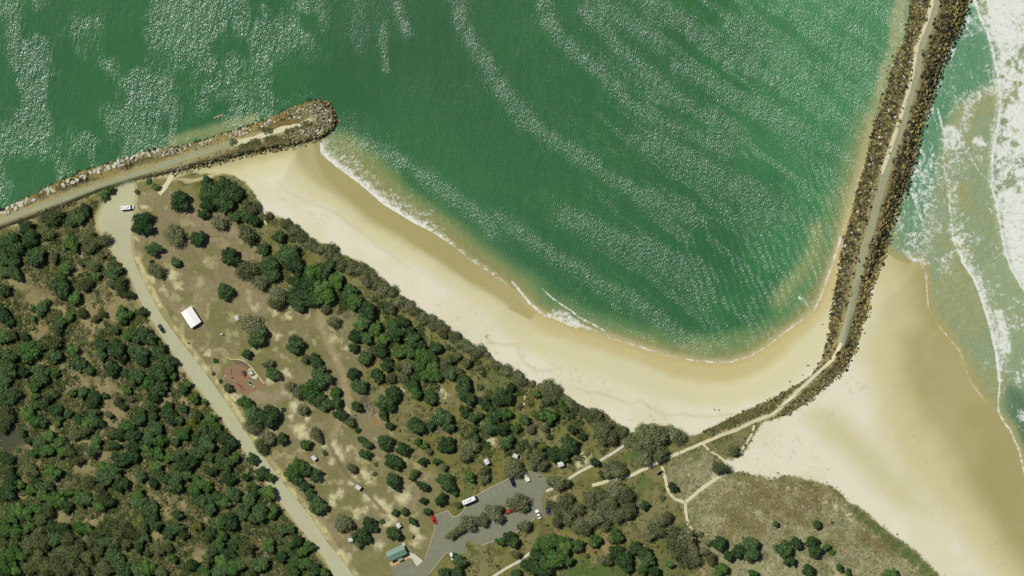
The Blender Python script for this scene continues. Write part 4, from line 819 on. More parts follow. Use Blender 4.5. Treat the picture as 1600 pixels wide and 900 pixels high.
raw.sort(key=lambda q: -q[2]); TL = []
for q in raw:
    if all((q[0] - o[0]) ** 2 + (q[1] - o[1]) ** 2 > (0.42 * (q[2] + o[2]) * .62) ** 2 for o in TL if abs(q[0] - o[0]) < 30): TL.append(q)
_f = inside(FOREST, np.array([q[0] for q in TL]), np.array([q[1] for q in TL]))
TL = [(a, b, c, 'F' if (d == 'O' and _f[i]) else d) for i, (a, b, c, d) in enumerate(TL)]
print('trees', len(raw), len(TL), {k: sum(1 for q in TL if q[3] == k) for k in 'DGOYS'})
# landmark phrases for labels
LAND = {'the big white marquee': (299, 495), 'the brown playground': (378, 590), 'the green-roofed toilet block': (620, 863), 'the white motorhome in the car park': (733, 781), 'the white campervan on the turning area': (200, 324),
    'the white pickup': (822, 744), 'the small shelter beside the marquee': (371, 496), 'the white sedan': (841, 801), 'the wooden beach-path bench': (1028, 736), 'the three-way junction of sand paths': (1070, 785),
    'the red estate car': (678, 811), 'the two tall poles': (276, 278), 'the playground garden beds': (396, 586), 'the dark blue hatchback': (801, 753), 'the dark green roadside car': (252, 514), 'the sand path onto the dunes': (1137, 737),
    'the tip of the car park island': (700, 838), 'the sandy gap in the shore scrub': (988, 676)}
KW = {'D': 'dark green tree', 'G': 'mid-green tree', 'O': 'grey-olive open-crowned tree', 'F': 'x', 'Y': 'yellow-green tree', 'S': 'bare grey shrub'}
NM = {'D': 'evergreen_tree', 'G': 'bushy_tree', 'O': 'coastal_tree', 'F': 'woodland_tree', 'Y': 'flowering_tree', 'S': 'leafless_shrub'}
NM['Y'] = 'yellow_green_tree'
fo_in = inside(FOREST, np.array([q[0] for q in TL]), np.array([q[1] for q in TL]))
used_l = set()
DIR8 = ['right', 'lower-right', 'below', 'lower-left', 'left', 'upper-left', 'above', 'upper-right']
KS = {'D': 'dark green', 'G': 'mid-green', 'O': 'grey-olive', 'F': 'dull olive', 'Y': 'yellow-green', 'S': 'leafless'}
def dir8(x, y, a, b): return DIR8[int(((math.degrees(math.atan2(b - y, a - x)) % 360) + 22.5) // 45) % 8]
def szw(r, kd='D'): return 'large' if r > 15 else ('broad' if r > 12 else ('mid-sized' if r > 9 else ('small' if r > 6 else 'tiny')))
TXY = np.array([(q[0], q[1]) for q in TL])
def zone(x, y, forest):
    if forest:
        return 'in the ' + ['top', 'upper', 'middle', 'lower', 'bottom'][int(min(4, max(0, (y - 320) / 116)))] + ' ' + ['far-left', 'left', 'central', 'right-hand', 'roadside'][int(min(4, max(0, x / 95)))] + ' bushland'
    if near_shore(x, y): return ['on the upper beach edge', 'on the middle beach edge', 'on the lower beach edge', 'on the far right beach edge'][0 if x < 530 else (1 if x < 740 else (2 if x < 980 else 3))]
    if x > 1085: return 'on the dunes ' + ('left half' if x < 1220 else 'right half')
    if 690 < x < 832 and 778 < y < 845: return 'on the car park island'
    if y > 800 and x > 600: return 'in the bottom woods ' + ('left part' if x < 760 else ('middle' if x < 930 else 'right part'))
    if y < 420: return 'on the upper lawn'
    if x > 850: return 'between car park and beach track'
    if x - 380 > (y - 400) * .9: return 'in the ' + ('upper' if y < 510 else ('middle' if y < 610 else 'lower')) + ' belt above the lawn'
    return 'on the ' + ('middle' if y < 600 else ('lower' if y < 720 else 'bottom')) + ' lawn'
def tree_label(x, y, r, kd, forest):
    sz = szw(r); nn = 'shrub' if kd == 'S' else 'tree'
    if kd == 'S': sz = 'twiggy'
    if not forest:
        ds = sorted((math.hypot(x - a, y - b), n, a, b) for n, (a, b) in LAND.items())
        for d_, n, a, b in ds[:2]:
            if d_ > 40: break
            l = f"{sz} {KS[kd]} {nn}, {n} {dict(below='just below', above='just above').get(dir8(x, y, a, b), 'to its ' + dir8(x, y, a, b))}"
            if l not in used_l and len(l.split()) <= 16: used_l.add(l); return l
    z = zone(x, y, forest); o = np.argsort(np.hypot(TXY[:, 0] - x, TXY[:, 1] - y))[1:9]
    for j in o:
        a, b, rr_, kk = TL[j]; l = f"{sz} {KS[kd]} {nn} {z}, {szw(rr_)} {KS[kk]} one {dict(below='below', above='above').get(dir8(x, y, a, b), dir8(x, y, a, b) + ' of it')}"
        if l not in used_l and len(l.split()) <= 16: used_l.add(l); return l
    for i1 in range(5):
        for i2 in range(i1 + 1, 8):
            a, b, rr_, kk = TL[o[i1]]; c, d, r2, k2 = TL[o[i2]]
            l = f"{sz} {KS[kd]} {nn} {z}, {KS[kk].split()[-1]} {dir8(x, y, a, b)}, {KS[k2].split()[-1]} {dir8(x, y, c, d)}"
            if l not in used_l and len(l.split()) <= 16: used_l.add(l); return l
    return f"{sz} {KS[kd]} {nn} {z}"
VEGA = VEG[13:60]
def near_shore(x, y): return float(pdist(VEGA, np.array([x]), np.array([y]), 40)[0]) < 14
def put_tree(x, y, r, kd, i, forest):
    z = gz1(x, y); R = r * S * (.93 if kd != 'O' else .96) * (random.Random(i * 31 + 7).uniform(.82, 1.1) if forest else 1)
    hgt = min(R * .9 + 1.3, 5.6) if r > 6 else R * .5
    if kd == 'O' and near_shore(x, y): hgt = R * .45 + .35
    elif kd != 'S' and r > 6: hgt *= .86
    wx_, wy_ = W(x, y)
    # crowns lean outwards a touch seen from straight above; the base stands under the crown
    e = empty(NM[kd] if r > 6 or kd == 'S' else 'leafy_shrub', (wx_, wy_, z))
    tag(e, tree_label(x, y, r, kd, forest), 'tree' if (r > 6 and kd != 'S') else 'shrub',
        {'D': 'dark evergreen trees', 'G': 'mid-green bushy trees', 'O': 'grey-olive coastal trees', 'F': 'dull olive woodland trees', 'Y': 'yellow-green trees', 'S': 'bare grey shrubs'}[kd] if r > 6 or kd == 'S' else 'small leafy shrubs')
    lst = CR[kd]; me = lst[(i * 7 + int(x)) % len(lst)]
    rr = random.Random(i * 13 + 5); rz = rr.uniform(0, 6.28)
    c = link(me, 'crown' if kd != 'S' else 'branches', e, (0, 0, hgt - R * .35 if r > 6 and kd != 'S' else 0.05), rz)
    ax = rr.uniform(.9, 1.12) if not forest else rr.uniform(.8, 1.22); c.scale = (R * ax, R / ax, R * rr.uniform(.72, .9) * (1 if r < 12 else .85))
    if r > 6 and kd != 'S':
        k = link(TK[i % 3], 'trunk', e, (0, 0, 0), rz); tz = hgt * 1.0; k.scale = (R * .62, R * .62, tz)
    return e
for i, (x, y, r, kd) in enumerate(TL):
    put_tree(x, y, r, kd, i, bool(fo_in[i]))
print('trees placed', time.time() - T0)

# ------------------------------------------------------------------ low scrub, tufts and grass nobody could count
def tufts(name, x, y, rad, colr, hfac=.6, per=7, qs=.42, kind='stuff', z=None):
    n = len(x); z = gz(x, y) if z is None else z; wx_, wy_ = W(x, y)
    a = rng.uniform(0, 2 * np.pi, (n, per)); q = np.sqrt(rng.uniform(0, 1, (n, per))) * rad[:, None]
    c = np.stack([wx_[:, None] + q * np.cos(a), wy_[:, None] + q * np.sin(a), z[:, None] + hfac * rad[:, None] * np.sqrt(np.clip(1 - (q / rad[:, None]) ** 2, 0.03, 1)) * rng.uniform(.5, 1, (n, per))], 2).reshape(-1, 3)
    m = n * per; nn = np.stack([rng.normal(size=m) * .5, rng.normal(size=m) * .5, np.ones(m)], 1); nn /= np.linalg.norm(nn, axis=1)[:, None]
    u = np.cross(nn, rng.normal(size=(m, 3))); u /= np.linalg.norm(u, axis=1)[:, None] + 1e-9; v = np.cross(nn, u)
    s = (np.repeat(rad, per) * qs * rng.uniform(.6, 1.3, m))[:, None]; u *= s; v *= s * .75
    V = np.stack([c - u - v * .5, c + u * .3 - v, c + u + v * .4, c - u * .3 + v], 1).reshape(-1, 3)
    me = mesh_np(name, V, np.arange(m * 4).reshape(m, 4), [TUFT])
    cc = np.repeat(colr, per, 0) * rng.uniform(.75, 1.25, (m, 1)); attr_col(me, 'gcol', np.repeat(cc, 4, 0)); return tag(link(me, name), kind=kind)
def in_clear(x, y):
    m = np.zeros(len(x))
    for a_, b_, r_ in CLEAR: m = np.maximum(m, smooth(1.4, .7, np.hypot(x - a_, y - b_) / r_))
    return m
TUFT, t, p = mat('scrub_leaves', .85, .1); t.links.new(node(t, 'ShaderNodeAttribute', attribute_name='gcol').outputs['Color'], p.inputs['Base Color'])
def scatter(n, box, cond):
    x = rng.uniform(box[0], box[1], n); y = rng.uniform(box[2], box[3], n); k = cond(x, y); return x[k], y[k]
PALC = np.array([C3(76, 90, 50), C3(100, 106, 64), C3(126, 122, 84), C3(56, 74, 38), C3(146, 138, 106), C3(104, 94, 58)])
x, y = scatter(40000, (-60, 560, 290, 960), lambda x, y: (sd(FOREST, x, y, 12) > 3) & (pdist(ROAD_MAIN_L, x, y, 12) > 4) & (fbm(x, y, 16, 401) + .22 * in_clear(x, y) * -1 > .40) & (np.hypot(x - 20, y - 685) > 20))
tufts('scrub', x, y, rng.uniform(.35, 1.35, len(x)), PALC[rng.choice(6, len(x), p=[.26, .26, .2, .14, .08, .06])], .7)
x, y = scatter(5200, (-60, 560, 290, 960), lambda x, y: (sd(FOREST, x, y, 12) > 7) & (pdist(ROAD_MAIN_L, x, y, 12) > 8) & (fbm(x, y, 30, 403) - .4 * in_clear(x, y) > .47) & (np.hypot(x - 20, y - 685) > 24))
tufts('understorey_bushes', x, y, rng.uniform(.8, 2.0, len(x)), np.array([C3(54, 72, 38), C3(76, 96, 46), C3(98, 106, 58), C3(118, 120, 76)])[rng.choice(4, len(x), p=[.35, .25, .25, .15])], .8, 34, .2)
x, y = scatter(9000, (400, 960, 320, 720), lambda x, y: (sd(VEG, x, y, 30) > 1) & (sd(PARK, x, y, 12) < -4) & (sd(FOREST, x, y, 12) < 0) & ((x - 400) - (y - 340) * 1.15 > -70) & ((fbm(x, y, 26, 404) > .52) | ((sd(VEG, x, y, 30) < 13) & (fbm(x, y, 12, 406) > .36))) & (pdist([(833, 598), (827, 610), (819, 628), (817, 640)], x, y, 12) > 3) & (pdist([(414, 333), (416, 351)], x, y, 12) > 3.5))
dedge = sd(VEG, x, y, 30); ci = np.where(dedge < 15, rng.choice([4, 3, 2], len(x), p=[.5, .35, .15]), rng.choice([0, 1, 2, 3], len(x), p=[.3, .25, .25, .2]))
tufts('understorey_bushes', x, y, rng.uniform(.6, 1.8, len(x)), np.array([C3(50, 70, 36), C3(74, 92, 46), C3(96, 102, 58), C3(122, 122, 82), C3(112, 114, 76)])[ci], .75, 30, .22)
x, y = scatter(26000, (330, 1300, 262, 920), lambda x, y: (sd(VEG, x, y, 12) > 0) & (sd(PARK, x, y, 12) < -2) & (sd(FOREST, x, y, 12) < -1) & (sd(DUNE, x, y, 12) < 0) & (sd(CARPARK, x, y, 12) < -4) & (sd(LONG_BW, x, y, 12) < -2) & (x - y > -170) & (fbm(x, y, 20, 405) > .44))
far_path = (pdist(TRACK_LB, x, y, 12) > 4) & (pdist([(853, 767), (888, 748), (925, 727), (974, 696)], x, y, 12) > 5) & (pdist([(762, 906), (812, 876), (842, 855)], x, y, 12) > 5); x = x[far_path]; y = y[far_path]
tufts('ground_cover', x, y, rng.uniform(.3, .9, len(x)), PALC[rng.choice(6, len(x), p=[.18, .30, .28, .06, .12, .06])], .55)
x, y = scatter(60000, (1040, 1700, 690, 980), lambda x, y: (sd(DUNE, x, y, 12) > -3 + 4 * rng.uniform(-1, 1, len(x))) & (pdist([(1034, 728), (1044, 768), (1070, 785), (1100, 760), (1137, 737)], x, y, 12) > 3.4) & (pdist([(1070, 783), (1074, 815), (1081, 829)], x, y, 12) > 3.2))
DP = np.array([C3(138, 132, 90), C3(156, 153, 114), C3(122, 116, 74), C3(172, 168, 134), C3(118, 128, 80)])
wsel = fbm(x, y, 40, 411); gi = np.where(wsel < .47, rng.choice(5, len(x), p=[.2, .36, .1, .24, .1]), rng.choice(5, len(x), p=[.36, .28, .16, .12, .08]))
gi = np.where(pdist([(1335, 800), (1385, 840), (1460, 900)], x, y, 20) < 9, 4, gi)
keep = rng.uniform(0, 1, len(x)) < .45; tufts('dune_grass', x[keep], y[keep], rng.uniform(.15, .62, keep.sum()), DP[gi[keep]] * (.8 + .5 * smooth(.4, .6, fbm(x[keep], y[keep], 11, 412)))[:, None], .6, 4, .5)
x, y = scatter(15000, (205, 730, 285, 900), lambda x, y: (sd(PARK, x, y, 12) > -3) & (fbm(x, y, 24, 421) > .5) & (sd(CARPARK, x, y, 12) < -3))
tufts('grass', x, y, rng.uniform(.12, .34, len(x)), np.array([C3(134, 128, 84), C3(152, 142, 104), C3(118, 118, 70)])[rng.choice(3, len(x))], .4, 3, .5)
# clumps on the sandy breakwater tops
x, y = scatter(6000, (360, 500, 180, 240), lambda x, y: (sd(SHORT_BW, x, y, 12) > 3) & (np.minimum.reduce([np.hypot((x - a) / 10, (y - b) / 5) for a, b in ((418, 205), (480, 194), (455, 205), (362, 222), (425, 217), (383, 229), (398, 222), (466, 203))]) < 1))
tufts('breakwater_scrub', x, y, rng.uniform(.3, .7, len(x)), PALC[rng.choice(6, len(x), p=[.2, .3, .2, .1, .0, .2])], .5)
x, y = scatter(9000, (20, 490, 190, 350), lambda x, y: (sd(SHORT_BW, x, y, 12) > 1) & (y > 350 - x * .345) & (pdist(ROAD_SB, x, y, 12) > 5.2) & (pdist(TRACK_SB, x, y, 12) > 5) & (fbm(x, y, 10, 432) > .42))
tufts('breakwater_scrub', x, y, rng.uniform(.2, .55, len(x)), PALC[rng.choice(6, len(x), p=[.12, .3, .3, .05, .13, .1])], .5)
x, y = scatter(9000, (1090, 1360, 530, 700), lambda x, y: (sd(LONG_BW, x, y, 12) > 2) & (pdist(TRACK_LB, x, y, 12) > 3.6) & (pdist(TRACK_LB, x, y, 30) < 13 + 8 * (x < 1180)) & (fbm(x, y, 9, 431) > .40) & (y > 565))
tufts('breakwater_scrub', x, y, rng.uniform(.25, .7, len(x)), PALC[rng.choice(6, len(x), p=[.2, .4, .2, .1, .0, .1])], .5)
print('tufts', time.time() - T0)
# woodland outside the frame, for views from a step to the side
x, y = scatter(900, (-420, 560, 250, 1250), lambda x, y: (sd(FOREST, x, y, 12) > 6) & ((x < -12) | (y > 915)))
tufts('woodland', x, y, rng.uniform(2.5, 5, len(x)), np.array([C3(70, 94, 52), C3(90, 116, 56), C3(110, 112, 72)])[rng.choice(3, len(x))], 1.1, 130, .13)

# ------------------------------------------------------------------ boulders
RM = {'dark': simple('rock_dark', C4(60, 59, 44), .9, .15, .6, 2.2), 'brown': simple('rock_brown', C4(116, 108, 70), .9, .15, .6, 2.2), 'grey': simple('rock_grey', C4(146, 141, 110), .9, .15, .5, 2.2),
      'ochre': simple('rock_ochre', C4(162, 148, 90), .9, .15, .5, 2.2), 'pale': simple('rock_pale', C4(198, 196, 178), .9, .15, .3, 2.2)}
RK = list(RM)
def rock_geo(seed):
    r = np.random.default_rng(seed); import bmesh
    bm = bmesh.new(); bmesh.ops.create_icosphere(bm, subdivisions=2, radius=1)
    V = np.array([v.co[:] for v in bm.verts]); F = np.array([[v.index for v in f.verts] for f in bm.faces]); bm.free()
    for k in range(9):                    # chop flat faces: quarried, angular stone
        n = r.normal(size=3); n /= np.linalg.norm(n); d = r.uniform(.5, .8); s = V @ n; V = V - np.outer(np.clip(s - d, 0, None), n)
    V *= np.array([1.15, r.uniform(.72, .95), r.uniform(.6, .85)]); V += r.normal(size=V.shape) * .02
    return V, F
RG = [rock_geo(500 + i) for i in range(8)]
RME = {(k, c): mesh_np('boulder', RG[k][0], RG[k][1], [RM[c]]) for k in range(8) for c in RK}
def darts(n, box, cond, rmin, rfun):
    cell = {}; out = []; xs = rng.uniform(box[0], box[1], n); ys = rng.uniform(box[2], box[3], n); ok = cond(xs, ys); xs = xs[ok]; ys = ys[ok]; rs = rfun(xs, ys)
    o = np.argsort(-rs)
    for i in o:
        x, y, r = xs[i], ys[i], rs[i]; cx, cy = int(x // 9), int(y // 9); good = True
        for a in (-1, 0, 1):
            for b in (-1, 0, 1):
                for (X, Y, R) in cell.get((cx + a, cy + b), ()):
                    if (X - x) ** 2 + (Y - y) ** 2 < (.63 * (R + r)) ** 2: good = False; break
                if not good: break
            if not good: break
        if good: cell.setdefault((cx, cy), []).append((x, y, r)); out.append((x, y, r))
    return out
def side_e(x, y): # right of the long breakwater road
    rd = np.array(ROAD_LB + TRACK_LB[1:]); yy = y; xr = np.interp(yy, rd[:, 1], rd[:, 0]); return x > xr
def condL(x, y):
    s = sd(LONG_BW, x, y, 60); rd = pdist(ROAD_LB, x, y, 60); rt = pdist(TRACK_LB, x, y, 60)
    main = (rd > 7.6 + 8 * (fbm(x, y, 9, 501) - .5) * 2) & (y < 560)
    low = (y >= 556) & (rt > 9.5 + 9 * (fbm(x, y, 12, 502) - .4)) & ((x > 1180) | (y < 668 - (x - 1090) * .28)) & (rd > 9)
    return (s > -1.2 + 3.5 * (fbm(x, y, 7, 503) - .4)) & (main | low) & (y > -130)
def rL(x, y):
    e = side_e(x, y); b = np.where(e, 1.0 + 2.5 * rng.uniform(0, 1, len(x)) ** 2, .8 + 2.1 * rng.uniform(0, 1, len(x)) ** 2.2); return b * np.where(y > 560, .8, 1)
LR = darts(90000, (1080, 1600, -130, 690), condL, 1, rL)
def condS(x, y):
    s = sd(SHORT_BW, x, y, 60); rd = pdist(ROAD_SB, x, y, 60); up = y < 350 - x * .345
    head = (x > 455 + (fbm(x, y, 8, 512) - .5) * 60) & (pdist([(400, 216), (440, 203), (482, 190)], x, y, 60) > 9)
    a = up & (rd > 8) & (s > -1.5) & (s < 14) & (x < 470) & (fbm(x, y, 16, 511) > .30)
    b = (~up) & (s < 7.5 + 2 * (x > 400)) & (s > -2) & (x > 270) & (x < 490)
    b2 = (~up) & (rd > 8) & (s > -1) & (x > 85) & (x < 150) & (y > 317)
    return (s > -2) & (head | a | b | b2)
def rS(x, y):
    b = rng.uniform(1.1, 2.6, len(x)); big = (np.abs(y - (338 - x * .40)) < 12) & (x < 260) & (y < 346 - x * .36); return np.where(big, rng.uniform(1.8, 4.2, len(x)), b)
SR = darts(30000, (0, 535, 148, 350), condS, 1, rS)
strays = [(1394, 391, 1.6), (1350, 481, 2), (1355, 487, 2.2), (1358, 494, 2), (1352, 500, 1.8), (1360, 488, 1.4), (1346, 515, 2), (1350, 520, 1.6), (1345, 508, 1.4), (1300, 453, 1.4), (1283, 507, 1), (1285, 506, 1), (1262, 571, 1.6), (1234, 596, 1.4)]
SR += darts(16000, (0, 480, 160, 345), lambda x, y: (sd(SHORT_BW, x, y, 60) > 1) & (pdist(ROAD_SB, x, y, 60) > 8) & (y < 350 - x * .345) & (fbm(x, y, 11, 513) > .40) & (pdist(TRACK_SB, x, y, 60) > 7), 1, lambda x, y: rng.uniform(.6, 1.25, len(x)))
SH_ = [q + ('short',) for q in SR]; LO_ = [q + ('long',) for q in LR] + [q + ('long',) for q in strays]
ALLR = SH_ + LO_; ALLR.sort(key=lambda q: -q[2])
def rock_tone(x, y, wh, r):
    q = random.random(); k = float(fbm(np.array([x]), np.array([y]), 14, 521)[0])
    if wh == 'short':
        s = float(sd(SHORT_BW, np.array([x]), np.array([y]), 30)[0]); up = y < 350 - x * .345
        if s < 4 and up and q < .75: return 'dark'
        if up and r < 1.3: return 'ochre' if q < .9 else 'brown'
        if x > 455: return 'ochre' if (s < 9 and q < .42) else ('grey' if q < .8 else ('pale' if s > 10 else 'brown'))
        if up: return 'ochre' if (k > .52 and r < 2.6) else ('pale' if q < .62 else 'grey')
        return 'brown' if q < .4 else ('grey' if q < .75 else 'dark')
    e = bool(side_e(np.array([x]), np.array([y]))[0]); s = float(sd(LONG_BW, np.array([x]), np.array([y]), 30)[0])
    if y > 575: return 'brown' if q < .35 else ('grey' if q < .8 else 'dark')
    if e:
        if s < 5 and y < 350: return 'dark'
        if s < 24 and k > .43: return 'ochre' if q < .5 else 'brown'
        return 'grey' if q < (.24 if y > 330 else .12) else ('brown' if q < .6 else 'dark')
    return 'grey' if q < .2 else ('brown' if q < .52 else ('ochre' if q < .76 else ('pale' if q < .82 else 'dark')))
TW = {'dark': 'dark', 'brown': 'brown', 'grey': 'grey', 'ochre': 'ochre', 'pale': 'pale'}
RT = [rock_tone(x, y, wh, r) for x, y, r, wh in ALLR]
RX = np.array([(q[0], q[1]) for q in ALLR])
def rock_label(i):
    x, y, r, wh = ALLR[i]; tone = TW[RT[i]]; sz = 'huge' if r > 3.7 else ('big' if r > 3.3 else 'large')
    A = np.array
    if wh == 'long':
        e = 'ocean side' if bool(side_e(A([x]), A([y]))[0]) else 'bay side'; s = float(sd(LONG_BW, A([x]), A([y]), 60)[0])
        st = ['top', 'upper', 'upper-middle', 'middle', 'lower-middle', 'lower', 'bend'][int(min(6, max(0, y / 85)))]
        z = f"{e} of long breakwater, {st} stretch, {'at its foot' if s < 7 else ('halfway up' if s < 18 else 'by the road')}"
    else:
        st = 'tip' if x > 470 else ('right' if x > 330 else ('middle' if x > 170 else 'left')); z = f"short breakwater {st} part, {'water' if y < 350 - x * .345 else 'beach'} side"
    o = np.argsort(np.hypot(RX[:, 0] - x, RX[:, 1] - y))[1:40]
    for j in o:
        l = f"{sz} {tone} boulder, {z}, {TW[RT[j]].split()[0]} {dir8(x, y, RX[j, 0], RX[j, 1])}"
        if l not in used_l and len(l.split()) <= 16: used_l.add(l); return l
    return f"{sz} {tone} boulder, {z}"
nind = 0; SV = []; SF = []; SM = []; off = 0
TW_ = {'dark': 'dark', 'brown': 'brown', 'grey': 'grey', 'ochre': 'ochre', 'pale': 'pale whitish'}
for n_, (x, y, r, wh) in enumerate(ALLR):
    tone = RT[n_]; k = n_ % 8; R = r * S; z = gz1(x, y) + R * random.uniform(-.15, .6); rot = random.uniform(0, 6.28)
    vis = 0 <= x <= 1600 and 0 <= y <= 900
    if vis and nind < 300:
        o = link(RME[(k, tone)], 'boulder', None, (*W(x, y), z), rot); o.scale = (R, R, R * .95); nind += 1
        tag(o, rock_label(n_), 'boulder', 'large breakwater boulders')
    else:
        c, s = math.cos(rot), math.sin(rot); V = RG[k][0] * R; V = V @ np.array([[c, s, 0], [-s, c, 0], [0, 0, 1]]) + np.array([*W(x, y), z])
        SV.append(V); SF.append(RG[k][1] + off); off += len(V); SM.append(np.full(len(RG[k][1]), RK.index(tone)))
me = mesh_np('breakwater_boulders', np.vstack(SV), np.vstack(SF), [RM[c] for c in RK], False, np.concatenate(SM))
tag(link(me, 'breakwater_boulders'), 'many smaller boulders heaped along both breakwaters', 'boulders', kind='stuff')
print('rocks', len(SR), len(LR), time.time() - T0)
# ------------------------------------------------------------------ vehicles
PAINT = {}
def paint(name, c):
    if name not in PAINT:
        m, t, p = mat('paint_' + name, .3, .5); p.inputs['Base Color'].default_value = c; p.inputs['Coat Weight'].default_value = .25; p.inputs['Coat Roughness'].default_value = .12; PAINT[name] = m
    return PAINT[name]
GLASS, _, p = mat('window_glass', .12, .5); p.inputs['Base Color'].default_value = (.012, .016, .02, 1)
TYRE = simple('tyre_rubber', (.02, .02, .02, 1), .8); RIM = simple('wheel_rim', (.45, .45, .45, 1), .35, .5, .05, 1, .8)
LAMPG = simple('lamp_glass', (.75, .75, .72, 1), .2, .5, .03); REDL = simple('tail_lamp', (.45, .02, .02, 1), .3, .5, .03); BLK = simple('black_plastic', (.025, .025, .025, 1), .6)
WHITE = C4(246, 248, 244)
def wheels(root, xs, hw, r=.32, wd_=.22):
    for x in xs:
        for sy in (1, -1):
            m = MB(); m.tube((x, sy * (hw - wd_), r), (x, sy * hw, r), r, r, 16); o = m.build('wheel', TYRE, root)
            m = MB(); m.tube((x, sy * hw, r), (x, sy * (hw + .015), r), r * .62, r * .55, 12); m.build('rim', RIM, o)
def body_rings(L, Wd, zb, zt, prof):
    R = []
    for x, wf, ztop in prof:
        h = Wd / 2 * wf; zz = ztop
        R.append([(x, -h, zb), (x, -h * 1.0, zb + (zz - zb) * .55), (x, -h * .9, zz), (x, h * .9, zz), (x, h, zb + (zz - zb) * .55), (x, h, zb)])
    return R
def car(px, py, deg, label, col, cname, L=4.5, Wd=1.8, style='sedan', name='parked_car', cat='car'):
    z = gz1(px, py) + .09 + (0.0); root = empty(name, (*W(px, py), max(z, 0)), math.radians(deg))
    h = L / 2; pm = paint(cname, col)
    m = MB(); zh = .92
    m.loft(body_rings(L, Wd, .28, zh, [(-h, .78, .74), (-h + .12, .92, .86), (-h + .7, 1, zh + .04), (0, 1, zh + .03), (h * .45, 1, zh), (h - .35, .95, .80), (h - .05, .80, .66), (h, .74, .58)]))
    m.build('body', pm, root, bevel=.03, smooth_=False)
    # cabin of glass with a painted roof on it
    x0, x1, x2, x3 = {'sedan': (-h * .66, -h * .36, h * .10, h * .42), 'hatch': (-h * .92, -h * .70, h * .12, h * .46), 'wagon': (-h * .96, -h * .82, h * .08, h * .40), 'ute': (-h * .06, h * .02, h * .30, h * .52)}[style]
    g = MB(); hw = Wd / 2 * .90; rw = Wd / 2 * .70; zr = 1.42 if style != 'ute' else 1.62
    g.loft([[(x0, -hw, zh), (x0, hw, zh), (x3, hw, zh), (x3, -hw, zh)], [(x1, -rw, zr - .03), (x1, rw, zr - .03), (x2, rw, zr - .03), (x2, -rw, zr - .03)]]); gl = g.build('cabin_glass', GLASS, root)
    r = MB(); r.box((x1 + x2) / 2, 0, zr, (x2 - x1) * 1.0, rw * 2, .06, top=.94); r.build('roof', pm, root, bevel=.02)
    for sy in (1, -1):
        pl = MB(); xm = (x1 + x2) / 2
        pl.tube((x0 + .04, sy * hw, zh), (x1, sy * rw, zr), .035, .035, 4); pl.tube((x3 - .04, sy * hw, zh), (x2, sy * rw, zr), .035, .035, 4); pl.tube((xm - .1, sy * hw * 1.0, zh), (xm, sy * rw, zr), .04, .04, 4)
        pl.build('pillar', pm, gl)
        mi = MB(); mi.box(x3 - .25, sy * (Wd / 2 + .08), 1.0, .16, .18, .14); mi.build('wing_mirror', pm, root, bevel=.03)
        a = MB(); a.box(h - .08, sy * Wd * .34, .68, .14, .34, .12); a.build('headlight', LAMPG, root)
        a = MB(); a.box(-h + .05, sy * Wd * .36, .78, .1, .26, .14); a.build('tail_light', REDL, root)
    if style == 'ute':
        tb = MB(); a0, a1 = -h + .06, x0 - .12; ym = Wd / 2 + .02
        tb.box((a0 + a1) / 2, 0, 1.0, a1 - a0, ym * 2, .08); tb.build('tray_cover', simple('canvas_cover', C4(226, 226, 196), .85, .1, .06), root)
        tb = MB(); tb.box((a0 + a1) / 2, ym, .86, a1 - a0, .05, .4); tb.box((a0 + a1) / 2, -ym, .86, a1 - a0, .05, .4); tb.box(a0, 0, .86, .05, ym * 2, .4); tb.build('tray', pm, root)
    wheels(root, (h * .62, -h * .60), Wd / 2 + .005); tag(root, label, cat, 'vehicles around the park'); return root
